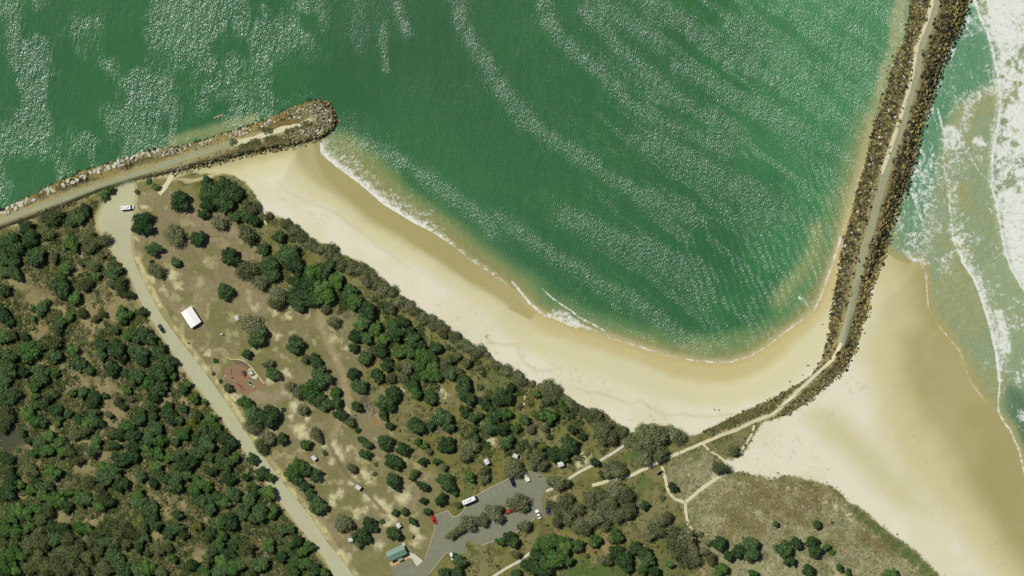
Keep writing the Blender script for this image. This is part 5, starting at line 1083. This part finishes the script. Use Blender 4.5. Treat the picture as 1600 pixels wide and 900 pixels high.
def bus(px, py, deg, label, L, Wd, Hh, name, cat, rounded):
    z = gz1(px, py) + .12; root = empty(name, (*W(px, py), z), math.radians(deg)); h = L / 2; pm = paint('white', WHITE)
    m = MB(); R = []
    prof = [(-h, .90, Hh * .92), (-h + .15, 1, Hh), (h - 1.3, 1, Hh), (h - .55, .96, Hh * .93), (h - .1, .84, Hh * .62), (h, .74, Hh * .4)] if rounded else [(-h, .96, Hh * .97), (-h + .12, 1, Hh), (h - 1.7, 1, Hh), (h - 1.5, .98, Hh * .96), (h - 1.35, .92, Hh * .75), (h - .8, .9, Hh * .42), (h, .84, Hh * .36)]
    m.loft(body_rings(L, Wd, .35, Hh, prof)); m.build('body', pm, root, bevel=.05)
    ws = MB()
    if rounded: ws.add([(h - .50, -Wd * .42, Hh * .90), (h - .50, Wd * .42, Hh * .90), (h - .07, Wd * .37, Hh * .60), (h - .07, -Wd * .37, Hh * .60)], [(0, 3, 2, 1)])
    else: ws.add([(h - 1.46, -Wd * .42, Hh * .95), (h - 1.46, Wd * .42, Hh * .95), (h - .82, Wd * .38, Hh * .47), (h - .82, -Wd * .38, Hh * .47)], [(0, 3, 2, 1)])
    ws.v = [(a + .03, b, c + .03) for a, b, c in ws.v]; ws.build('windscreen', GLASS, root)
    for sy in (1, -1):
        sw_ = MB(); sw_.box(-.3, sy * (Wd / 2 * .955 + .02), Hh * .70, L * .62, .03, Hh * .2); sw_.build('side_window', GLASS, root)
        a = MB(); a.box(h - .05, sy * Wd * .3, .7, .12, .3, .16); a.build('headlight', LAMPG, root)
        mi = MB(); mi.box(h - (.6 if rounded else 1.2), sy * (Wd / 2 + .16), Hh * .6, .14, .2, .3); mi.build('wing_mirror', BLK, root)
    gr = simple('hatch_grey', C4(120, 122, 124), .5) if 'hatch_grey' not in bpy.data.materials else bpy.data.materials['hatch_grey']
    for k, (hx, s_) in enumerate(((-h * .72, .5), (h * .22, .55), (-h * .2, .5))):
        b = MB(); b.box(hx, 0.1 if k != 2 else 0, Hh + .05, s_, s_, .14, top=.85); b.build('roof_hatch', gr if k != 2 else pm, root, bevel=.02)
    b = MB(); b.box(-h * .12, -.15, Hh + .04, L * .3, Wd * .3, .06); b.build('solar_panel', simple('solar_glass', C4(176, 180, 186), .3, .5, .05), root)
    wheels(root, (h * .58, -h * .55), Wd / 2 - .02, .38, .24); tag(root, label, cat, 'vehicles around the park'); return root
bus(200, 324.5, 6, 'white boxy campervan parked alone on the gravel turning area', 6.1, 1.95, 2.6, 'campervan', 'campervan', False)
bus(733.5, 781, 23, 'long white motorhome with rounded nose parked at the car park edge', 6.9, 2.25, 2.9, 'motorhome', 'motorhome', True)
car(678, 811.5, -63, 'bright red estate car at the left corner of the car park', C4(196, 24, 30), 'red', 4.3, 1.75, 'wagon')
car(801, 753, -66, 'dark navy blue hatchback parked below the olive tree', C4(24, 30, 58), 'navy', 4.7, 1.85, 'hatch')
car(822, 744, 115, 'white pickup with cream tray cover beside the navy hatchback', WHITE, 'white', 5.2, 1.85, 'ute', 'pickup_truck', 'pickup')
car(841, 803, 112, 'white sedan with black windows parked at the right end', WHITE, 'white', 4.5, 1.8, 'sedan')
car(856, 797.5, -70, 'bright blue sedan half under trees beside the white sedan', C4(62, 72, 122), 'blue', 4.4, 1.8, 'sedan')
car(796, 798, 20, 'orange-red car half hidden beneath the car park island trees', C4(184, 66, 34), 'orange_red', 4.3, 1.8, 'hatch')
car(706.5, 868.5, -70, 'white car mostly hidden under a dark tree in lower car park', WHITE, 'white', 4.4, 1.8, 'wagon')
car(253, 513.5, -55, 'dark green car stopped on the left edge of the gravel road', C4(46, 62, 48), 'dark_green', 4.6, 1.8, 'wagon')

# ------------------------------------------------------------------ buildings
def place(name, px, py, deg, lift=0.0): return empty(name, (*W(px, py), gz1(px, py) + lift), math.radians(deg))
WTENT = simple('white_canvas', C4(248, 250, 242), .7, .2, .03); STEEL = simple('steel_post', (.5, .5, .5, 1), .4, .5, .05, 1, .7)
t_ = place('marquee', 299.5, 495.5, -57)
L, Wd, he, hr_ = 8.8, 5.7, 2.3, 3.1
m = MB()
for sy in (1, -1):
    a = [(-L / 2, sy * (Wd / 2), he), (L / 2, sy * (Wd / 2), he), (L / 2, 0, hr_), (-L / 2, 0, hr_)]
    m.add(a + [(x, y, z - .04) for x, y, z in a], [(0, 1, 2, 3) if sy < 0 else (3, 2, 1, 0), (4, 7, 6, 5), (0, 4, 5, 1), (1, 5, 6, 2), (3, 7, 4, 0)])
m.build('roof', WTENT, t_)
for sx in (1, -1):
    g = MB(); g.add([(sx * (L / 2 - .02), -Wd / 2 + .02, he), (sx * (L / 2 - .02), Wd / 2 - .02, he), (sx * (L / 2 - .02), 0, hr_ - .05)], [(0, 1, 2)]); g.build('gable', WTENT, t_)
for sy in (1, -1):
    g = MB(); g.box(0, sy * (Wd / 2 - .05), he - .17, L - .1, .03, .3); g.build('valance', WTENT, t_)
    for k in range(4):
        g = MB(); g.tube((-L / 2 + .15 + k * (L - .3) / 3, sy * (Wd / 2 - .15), 0), (-L / 2 + .15 + k * (L - .3) / 3, sy * (Wd / 2 - .15), he), .04, .04, 6); g.build('post', STEEL, t_)
g = MB(); g.box(-L / 2 + .1, 0, he / 2, .04, Wd - .4, he - .3); g.build('back_wall', WTENT, t_)
tag(t_, 'big white gable-roofed marquee on the dry grass right of the gravel road', 'marquee')

GREENR = simple('green_roof_sheet', C4(112, 144, 126), .5, .4, .06, .6); BRICK = simple('cream_block', C4(170, 156, 126), .9, .1, .15, 2); DOORM = simple('door_paint', C4(70, 92, 84), .6)
t_ = place('toilet_block', 619.8, 863.2, 25.5, .06); L, Wd = 9.0, 4.9
m = MB(); m.box(0, 0, 1.3, L - .9, Wd - .9, 2.6); m.build('wall', BRICK, t_)
m = MB()
m.loft([[(-L / 2, -Wd / 2, 2.62), (L / 2, -Wd / 2, 2.62), (L / 2, 0, 3.35), (-L / 2, 0, 3.35)], [(-L / 2, -Wd / 2, 2.70), (L / 2, -Wd / 2, 2.70), (L / 2, 0, 3.43), (-L / 2, 0, 3.43)]])
m.loft([[(-L / 2, 0, 3.35), (L / 2, 0, 3.35), (L / 2, Wd / 2, 2.62), (-L / 2, Wd / 2, 2.62)], [(-L / 2, 0, 3.43), (L / 2, 0, 3.43), (L / 2, Wd / 2, 2.70), (-L / 2, Wd / 2, 2.70)]])
rf = m.build('roof', GREENR, t_)
for k in range(18):
    pass
m = MB()
for k in range(22):
    x = -L / 2 + .2 + k * (L - .4) / 21
    m.tube((x, -Wd / 2, 2.715), (x, 0, 3.445), .02, .02, 4); m.tube((x, 0, 3.445), (x, Wd / 2, 2.715), .02, .02, 4)
m.build('roof_ribs', GREENR, rf)
m = MB(); m.box(0, 0, 3.46, L + .04, .3, .05); m.build('ridge_cap', simple('ridge_green', C4(98, 132, 112), .5), rf)
for sx in (-1, 1):
    m = MB(); m.box(sx * 2.2, -Wd / 2 + .43, 1.05, .9, .06, 2.1); d_ = m.build('door', DOORM, t_); m = MB(); m.box(sx * 2.2 + .32, -Wd / 2 + .38, 1.05, .1, .05, .05); m.build('handle', STEEL, d_)
m = MB(); m.box(.2, -Wd / 2 - .95, 2.3, 2.4, .9, .06, top=.98); m.build('canopy', GREENR, t_)
for sx in (-.9, 1.3):
    m = MB(); m.tube((sx, -Wd / 2 - 1.3, 0), (sx, -Wd / 2 - 1.3, 2.28), .05, .05, 6); m.build('canopy_post', STEEL, t_)
for sx in (-1, 0, 1):
    m = MB(); m.box(sx * 2.6, Wd / 2 - .43, 2.1, 1.0, .05, .35); m.build('window', GLASS, t_)
tag(t_, 'toilet block with green metal roof above a paved forecourt', 'toilet block')
patch('orange_paving', [(608, 879), (640, 864), (643, 870), (612, 885)], simple('orange_pavers', C4(204, 170, 112), .9, .1, .2, 2.), .12, zmin=2.87)
patch('concrete_apron', [(637, 862), (642, 863), (649, 866), (656, 872), (661, 876), (657, 880), (651.5, 884.5), (648, 880), (645, 873), (641, 871), (638, 869)], concr, .14, zmin=2.87)
patch('toilet_slab', [(628, 850), (631, 846), (633, 850), (632, 853)], concr, .05, zmin=2.87)

SHW = simple('shelter_roof_white', C4(212, 214, 210), .55, .3, .05); SHG = simple('shelter_roof_grey', C4(200, 202, 196), .6, .3, .06); WOOD = simple('weathered_wood', C4(150, 132, 100), .9, .1, .3, 3)
def shelter():
    t_ = empty('picnic_shelter', (0, 0, 0)); L, Wd = 2.6, 2.2
    m = MB(); n = 8
    ring0 = []; 
    for s_, dz in ((0, 0), (1, -.05)):
        pass
    prof = [(-Wd / 2, 2.15), (-Wd * .36, 2.36), (-Wd * .15, 2.47), (Wd * .15, 2.47), (Wd * .36, 2.36), (Wd / 2, 2.15)]
    rings = [[(x, a, b) for a, b in prof] + [(x, a, b - .05) for a, b in prof[::-1]] for x in (-L / 2, L / 2)]
    m.loft(rings); rf_ = m.build('roof', SHW, t_)
    m = MB()
    for k in range(7):
        for (a, b), (c, d) in zip(prof[:-1], prof[1:]): m.tube((-L / 2 + .1 + k * (L - .2) / 6, a, b + .01), (-L / 2 + .1 + k * (L - .2) / 6, c, d + .01), .025, .025, 4)
    m.build('roof_rib', SHG, rf_)
    for sx in (-1, 1):
        for sy in (-1, 1):
            m = MB(); m.tube((sx * (L / 2 - .25), sy * (Wd / 2 - .2), 0), (sx * (L / 2 - .25), sy * (Wd / 2 - .2), 2.2), .05, .05, 6); m.build('post', STEEL, t_)
    m = MB(); m.box(0, 0, .74, 1.7, .7, .05); m.build('table_top', WOOD, t_)
    for sy in (-1, 1):
        m = MB(); m.box(0, sy * .65, .45, 1.7, .26, .05); m.build('bench', WOOD, t_)
    m = MB(); m.box(-.6, 0, .36, .1, .1, .72); m.box(.6, 0, .36, .1, .1, .72); m.box(-.6, 0, .4, .08, 1.4, .08); m.box(.6, 0, .4, .08, 1.4, .08); m.build('table_frame', STEEL, t_)
    return t_
sh0 = shelter()
for i, (x, y, a, s_, lab) in enumerate(((371, 496.5, -60, .95, 'grey-white picnic shelter between the marquee and a wide tree'), (491, 715, -50, 1.0, 'small white picnic shelter above the large tree by the road'), (560, 761, -35, 1.05, 'white picnic shelter alone on the bare sandy lawn'),
    (623, 820, -60, 1.0, 'white picnic shelter touching the round tree above toilet block'), (548, 843, -5, .95, 'white picnic shelter left of the dark tree pair near road end'), (760.5, 720.5, -62, 1.15, 'oblong white picnic shelter standing above the motorhome'),
    (805, 712, -20, 1.0, 'small white picnic shelter above the navy hatchback'), (876, 725, 18, 1.2, 'white picnic shelter right of the wide olive tree, nearest the beach'))):
    o = sh0 if i == 0 else copy_tree(sh0); o.location = (*W(x, y), gz1(x, y)); o.rotation_euler = (0, 0, math.radians(a)); o.scale = (s_ * .9,) * 3; tag(o, lab, 'picnic shelter', 'small picnic shelters')

# ------------------------------------------------------------------ playground
RUB = simple('rubber_softfall', C4(146, 117, 90), .9, .1, .12, .8); SANDP = simple('grey_bark_bed', C4(118, 104, 90), .95, .1, .2, 1.5)
patch('playground_surface', [(351, 575), (357, 573), (368, 572), (370, 567), (377, 568), (386, 572), (391, 578), (393, 583), (391, 591), (386, 596), (388, 603), (394, 607), (399, 603), (404, 597), (408, 595), (414, 600), (409, 604), (401, 610), (392, 613), (384, 617), (374, 615), (366, 607), (359, 597), (350, 587)], RUB, .07, smooth_it=1.5, zmin=2.85)
patch('playground_bark_bed', [(364, 563.5), (375, 563), (384, 566), (392, 575.5), (388, 579), (383, 573), (376, 570), (368, 569)], SANDP, .085, smooth_it=1.5, zmin=2.85)
SST = simple('sandstone', C4(214, 202, 144), .9, .1, .2, 1.5)
wl_ = [(360, 562), (366, 561), (375, 561.5), (383, 564), (390, 570), (396, 577), (401, 583), (405, 589), (410, 595), (414, 600)]
e = empty('sandstone_wall', (*W(390, 570), gz1(390, 570))); q = resample(wl_, 3.0); ox, oy = W(390, 570); m = MB()
for a, b in zip(q[:-1], q[1:]):
    (x0, y0), (x1, y1) = W(*a), W(*b); cx, cy = (x0 + x1) / 2 - ox, (y0 + y1) / 2 - oy; an = math.atan2(y1 - y0, x1 - x0); Lk = math.hypot(x1 - x0, y1 - y0) * .94
    o0 = len(m.v); m.box(0, 0, .22, Lk, random.uniform(.45, .7), random.uniform(.38, .5), top=.9); c, s = math.cos(an), math.sin(an)
    m.v[o0:] = [(cx + x * c - y * s, cy + x * s + y * c, z) for x, y, z in m.v[o0:]]
m.build('stones', SST, e, bevel=.03); tag(e, 'curved wall of pale yellow stone blocks around the playground', 'wall')
for x, y, r_, lab in ((395, 584, 8.5, 'long green garden bed with pale kerb inside the playground'), (391.5, 598, 5.6, 'round green garden bed with pale kerb inside the playground')):
    e = empty('garden_bed', (*W(x, y), 2.9)); R = r_ * S * .75; m = MB(); n = 18; el = 1.55 if r_ > 7 else 1.0; an = -.9
    ring = lambda rr, z: [(rr * math.cos(t) * el * math.cos(an) - rr * math.sin(t) * math.sin(an) * .8, rr * math.cos(t) * el * math.sin(an) + rr * math.sin(t) * math.cos(an) * .8, z) for t in np.linspace(0, 2 * math.pi, n, endpoint=False)]
    m.loft([ring(R, .0), ring(R, .25), ring(R * .84, .25), ring(R * .84, .12)]); m.build('kerb', concr, e)
    for k in range(12):
        t = random.uniform(0, 6.28); q_ = R * .7 * math.sqrt(random.random()); c = link(CR['G'][k % 6], 'plant', e, (q_ * math.cos(t) * el * math.cos(an) - q_ * math.sin(t) * math.sin(an) * .8, q_ * math.cos(t) * el * math.sin(an) + q_ * math.sin(t) * math.cos(an) * .8, .2), t); c.scale = (.42, .42, .35)
    tag(e, lab, 'garden bed', 'playground garden beds')
DST = simple('dark_play_steel', C4(44, 46, 52), .5, .4); REDP = simple('red_play_plastic', C4(190, 90, 56), .5, .4); YEL = simple('cream_play_plastic', C4(240, 232, 205), .5, .3)
e = place('climbing_frame', 380, 582, 10, .06)
for sx in (-.9, 0, .9):
    for sy in (-.8, .8):
        m = MB(); m.tube((sx, sy, 0), (sx, sy, 2.2), .06, .06, 6); m.build('post', DST, e)
m = MB(); m.box(.45, 0, 1.2, .9, 1.6, .08); m.build('platform', DST, e)
for k in range(5):
    m = MB(); m.tube((-.9, -.8 + k * .4, 2.15), (0, -.8 + k * .4, 2.15), .045, .045, 6); m.build('rung', DST, e)
m = MB(); m.box(.45, -.8, 2.2, .9, .1, .1); m.box(.45, .8, 2.2, .9, .1, .1); m.build('top_rail', DST, e)
m = MB(); m.add([(0.2, -.8, 1.2), (.75, -.8, 1.2), (.75, -2.6, .25), (.2, -2.6, .25), (0.2, -.8, 1.12), (.75, -.8, 1.12), (.75, -2.6, .17), (.2, -2.6, .17)], [(0, 3, 2, 1), (4, 5, 6, 7), (0, 1, 5, 4), (1, 2, 6, 5), (2, 3, 7, 6), (3, 0, 4, 7)]); m.build('slide', REDP, e)
tag(e, 'dark square climbing frame with orange slide in the playground centre', 'climbing frame')
e = place('swing_set', 374.5, 602, -55, .06)
for sx in (-1.3, 1.3):
    for sy in (-.8, .8):
        m = MB(); m.tube((sx, sy, 0), (sx, 0, 2.3), .05, .05, 6); m.build('leg', DST, e)
m = MB(); m.tube((-1.3, 0, 2.3), (1.3, 0, 2.3), .07, .07, 8); m.build('crossbar', DST, e)
for sx in (-.5, .5):
    m = MB(); m.box(sx, 0, .5, .45, .2, .04); s1_ = m.build('seat', BLK, e); m = MB(); m.tube((sx - .2, 0, .5), (sx - .2, 0, 2.28), .012, .012, 4); m.tube((sx + .2, 0, .5), (sx + .2, 0, 2.28), .012, .012, 4); m.build('chain', STEEL, s1_)
tag(e, 'dark two-seat swing set on the lower half of the playground', 'swing set')
e = place('seesaw', 361, 581, 85, .06); m = MB(); m.box(0, 0, .55, 2.6, .2, .07); m.build('beam', WOOD, e); m = MB(); m.box(0, 0, .27, .3, .3, .5, top=.5); m.build('pivot', DST, e)
for sx in (-1, 1):
    m = MB(); m.tube((sx, -.2, .8), (sx, .2, .8), .02, .02, 5); m.build('handle', DST, e)
tag(e, 'thin brown seesaw near the left side of the playground', 'seesaw')
def rider(x, y, lab, mt):
    e = place('spring_rider', x, y, 30, .06); m = MB(); m.tube((0, 0, 0), (0, 0, .4), .1, .1, 8); m.build('spring', DST, e); m = MB(); m.loft([[(-.45, -.05, .45), (-.45, .05, .45), (-.45, .05, .7), (-.45, -.05, .7)], [(0, -.14, .4), (0, .14, .4), (0, .14, .62), (0, -.14, .62)], [(.5, -.06, .5), (.5, .06, .5), (.5, .06, 1.0), (.5, -.06, 1.0)]]); m.build('body', mt, e, bevel=.02)
    tag(e, lab, 'spring rider', 'playground spring riders')
rider(363, 590, 'small dark spring rider below the seesaw', DST); rider(397, 605.5, 'cream spring rider below the round garden bed', YEL); rider(380, 608, 'brown spring rider at the bottom edge of the playground', WOOD)
def stone(x, y, r, lab, mt=None, nm='boulder', cat='boulder', sc=(1, 1, .8)):
    o = link(mesh_np(nm, RG[int(x) % 8][0], RG[int(x) % 8][1], [mt or RM['pale']]), nm, None, (*W(x, y), gz1(x, y) + r * S * .35), x); o.scale = (r * S * sc[0], r * S * sc[1], r * S * sc[2]); tag(o, lab, cat); return o
stone(353, 587.5, 1.6, 'pale round boulder on the left rim of the playground')
stone(398, 603, 1.2, 'little pale boulder at the right foot of playground')
stone(367.5, 619, 2.2, 'pale flat boulder below the playground corner tree')

# ------------------------------------------------------------------ small things
e = place('barbecue', 346.5, 522, 20); m = MB(); m.box(0, 0, .4, 1.1, .7, .8); m.build('base', BRICK, e); m = MB(); m.box(0, 0, .84, 1.2, .8, .07); m.build('hotplate', SHG, e); m = MB(); m.box(.9, -.4, .45, .5, .5, .9, top=.9); m.build('side_bin', BLK, e)
tag(e, 'small barbecue with pale top on the lawn below the marquee shelter', 'barbecue')
def pole(x, y, hgt, lab, cat='pole', arm=True):
    e = place('lamp_pole', x, y, 35); m = MB(); m.tube((0, 0, 0), (0, 0, hgt), .11, .07, 8); m.build('shaft', simple('pole_wood', C4(96, 88, 66), .9) if 'pole_wood' not in bpy.data.materials else bpy.data.materials['pole_wood'], e)
    m = MB(); m.box(0, 0, hgt - .3, 1.6, .12, .12); m.build('cross_arm', bpy.data.materials['pole_wood'], e); tag(e, lab, cat, 'timber poles'); return e
pole(276.5, 281, 7.5, 'tall timber pole casting a long thin shadow beside the sandy path'); pole(292.5, 265, 6.5, 'tall timber pole on the sand just below the breakwater road')
def box_prop(nm, x, y, deg, lab, cat, build):
    e = place(nm, x, y, deg, .02); build(e); tag(e, lab, cat); return e
def bench_b(e):
    for k in range(3): m = MB(); m.box(0, -.18 + k * .18, .45, 2.2, .15, .05); m.build('seat_slat', WOOD, e)
    m = MB(); m.box(0, .32, .75, 2.2, .06, .35); m.build('backrest', WOOD, e)
    for sx in (-.9, .9): m = MB(); m.box(sx, .05, .22, .1, .5, .44); m.build('leg', DST, e)
def sign_b(e):
    for sx in (-1.4, 1.4): m = MB(); m.tube((sx, 0, 0), (sx, 0, 2.1), .07, .07, 6); m.build('post', WOOD, e)
    m = MB(); m.box(0, 0, 1.5, 3.0, .08, 1.0); m.build('board', SHG, e); m = MB(); m.box(0, .1, 2.15, 3.3, 1.1, .07); m.build('small_roof', simple('sign_roof', C4(128, 122, 92), .8), e)
box_prop('notice_board', 1028, 736.5, 33, 'roofed grey notice board where the sand path leaves the track', 'notice board', sign_b)
box_prop('bench', 1031, 725, 33, 'weathered wooden bench under the olive trees beside the beach track', 'bench', bench_b)
def post_sign(e):
    m = MB(); m.tube((0, 0, 0), (0, 0, 2.1), .04, .04, 6); m.build('post', STEEL, e); m = MB(); m.box(0, .05, 1.75, 1.5, .05, .7); m.build('panel', SHW, e)
box_prop('road_sign', 841, 742.5, 18, 'small sign on a post at the top right car park edge', 'sign', post_sign)
box_prop('road_sign', 214.5, 322.5, -70, 'small sign on a post right of the campervan', 'sign', post_sign)
def bin_b(e):
    m = MB(); m.box(0, 0, .5, .6, .6, 1.0, top=1.06); m.build('body', simple('bin_green', C4(44, 60, 48), .6) if 'bin_green' not in bpy.data.materials else bpy.data.materials['bin_green'], e); m = MB(); m.box(0, 0, 1.05, .66, .66, .1, top=.85); m.build('lid', BLK, e)
box_prop('wheelie_bin', 646.5, 837, 20, 'dark wheelie bin on bare ground above the toilet block, right one', 'bin', bin_b)
box_prop('wheelie_bin', 645, 839.5, 20, 'dark wheelie bin on bare ground above the toilet block, left one', 'bin', bin_b)
box_prop('wheelie_bin', 294.5, 535.5, 0, 'lone dark wheelie bin beside the gravel road verge', 'bin', bin_b)
for x, y, deg, L, lab in ((656, 829, -32, 3.6, 'thin fallen log on the pale sand left of the car park'), (397, 450, 40, 2.2, 'thin dark fallen branch on the upper lawn'), (1285, 507, 5, 1.4, 'short grey driftwood log on wet sand beside long breakwater'), (1262.5, 571.5, 0, 1.9, 'dark driftwood log on the sand beside the breakwater bend')):
    m = MB(); m.tube((-L / 2, 0, .1), (0, .05, .13), .13, .1, 7); m.tube((0, .05, .13), (L / 2, -.05, .12), .1, .05, 7); m.tube((.2, .05, .13), (.8, .5, .2), .05, .02, 5)
    o = m.build('fallen_log', BARK, None, 0, False, (*W(x, y), gz1(x, y)), math.radians(deg)); tag(o, lab, 'log')
# kayak afloat close to the short breakwater
HULL = simple('pink_hull', C4(214, 176, 160), .4, .4, .05)
e = empty('kayak', (*W(341, 182), .12), math.radians(20)); n = 9; R = []
for k in range(n + 1):
    s = k / n; x = -2.5 + 5 * s; h = .36 * (math.sin(math.pi * min(max(s, .02), .98)) ** .6); R.append([(x, -h, .18), (x, -h * .6, -.1), (x, h * .6, -.1), (x, h, .18), (x, h * .4, .26), (x, -h * .4, .26)])
m = MB(); m.loft(R); m.build('hull', HULL, e)
for x in (-.9, .7): m = MB(); m.box(x, 0, .28, .8, .42, .05); m.build('cockpit', DST, e)
m = MB(); m.tube((-.2, -1.05, .5), (.1, 1.05, .55), .02, .02, 5); m.build('paddle', YEL, e)
tag(e, 'long pale pink kayak afloat just off the short breakwater', 'kayak')

# ------------------------------------------------------------------ people on the beach, too far away to show more than their clothes
SKIN = simple('skin', C4(196, 150, 120), .7); HAIR = simple('hair', C4(60, 44, 32), .8)
def person(x, y, deg, lab, top, topc, low, lowc):
    z = gz1(x, y); e = empty('person', (*W(x, y), z), math.radians(deg)); 
    P = {'pel': (0, 0, .95), 'spn': (0, 0, 1.2), 'nck': (0, 0, 1.47), 'hd': (.02, 0, 1.6), 'hd2': (.02, 0, 1.72), 'sl': (0, .17, 1.42), 'el': (-.06, .26, 1.15), 'wl': (.06, .27, .92), 'sr': (0, -.17, 1.42), 'er': (.10, -.26, 1.16), 'wr': (.24, -.24, .97),
         'hl': (0, .09, .9), 'kl': (.12, .1, .5), 'al': (.02, .1, .08), 'tl': (.18, .1, .04), 'hr': (0, -.09, .9), 'kr': (-.04, -.1, .5), 'ar': (-.18, -.1, .1), 'tr': (-.04, -.1, .04)}
    Rr = {'pel': .13, 'spn': .13, 'nck': .055, 'hd': .09, 'hd2': .085, 'sl': .06, 'el': .045, 'wl': .033, 'sr': .06, 'er': .045, 'wr': .033, 'hl': .09, 'kl': .06, 'al': .04, 'tl': .035, 'hr': .09, 'kr': .06, 'ar': .04, 'tr': .035}
    E = [('pel', 'spn'), ('spn', 'nck'), ('nck', 'hd'), ('hd', 'hd2'), ('nck', 'sl'), ('sl', 'el'), ('el', 'wl'), ('nck', 'sr'), ('sr', 'er'), ('er', 'wr'), ('pel', 'hl'), ('hl', 'kl'), ('kl', 'al'), ('al', 'tl'), ('pel', 'hr'), ('hr', 'kr'), ('kr', 'ar'), ('ar', 'tr')]
    def skin(nm, keys, edges, grow, mt, root_i):
        ks = list(keys); me = bpy.data.meshes.new(nm); me.from_pydata([P[k] for k in ks], [(ks.index(a), ks.index(b)) for a, b in edges], []); me.materials.append(mt)
        o = link(me, nm, e); o.modifiers.new('skin', 'SKIN'); sv_ = me.skin_vertices[0].data if me.skin_vertices else None
        if sv_ is None:
            me.attributes.new('x', 'FLOAT', 'POINT')
        for i, k in enumerate(ks): me.skin_vertices[0].data[i].radius = (Rr[k] + grow,) * 2; me.skin_vertices[0].data[i].use_root = (k == root_i)
        s = o.modifiers.new('sub', 'SUBSURF'); s.levels = s.render_levels = 1; return o
    skin('body', list(P), E, 0, SKIN, 'pel')
    skin('shirt', ['pel', 'spn', 'nck', 'sl', 'el', 'sr', 'er'], [('pel', 'spn'), ('spn', 'nck'), ('nck', 'sl'), ('sl', 'el'), ('nck', 'sr'), ('sr', 'er')], .025, topc, 'pel')
    skin('shorts', ['pel', 'hl', 'kl', 'hr', 'kr'], [('pel', 'hl'), ('hl', 'kl'), ('pel', 'hr'), ('hr', 'kr')], .022, lowc, 'pel')
    m = MB(); m.tube((-.02, 0, 1.62), (-.01, 0, 1.83), .11, .07, 8); m.build('hair', HAIR, e, .02); tag(e, lab, 'person'); return e
cl = {k: simple('cloth_' + k, C4(*c), .9) for k, c in {'red': (206, 40, 48), 'dark': (52, 52, 58), 'grey': (120, 120, 112), 'blue': (50, 66, 104)}.items()}
person(1252.5, 585, 40, 'person in a red top standing on the sand below the breakwater bend', 'red', cl['red'], 'dark', cl['dark'])
person(760.5, 523, 60, 'person in dark clothes walking mid-beach, upper one of two', 'dark', cl['dark'], 'dark', cl['dark'])
person(759, 526, 60, 'person in grey top walking mid-beach, lower one of two', 'grey', cl['grey'], 'dark', cl['dark'])
person(1115, 639, 10, 'person in blue top on lower beach, left one of two', 'blue', cl['blue'], 'dark', cl['dark'])
person(1122, 640, 190, 'person in dark top on lower beach, right one of two', 'dark', cl['dark'], 'dark', cl['dark'])
person(1481, 404, 100, 'person in dark clothes wading on the wet ocean sand', 'dark', cl['dark'], 'dark', cl['dark'])
print('all', time.time() - T0, len(bpy.data.objects))
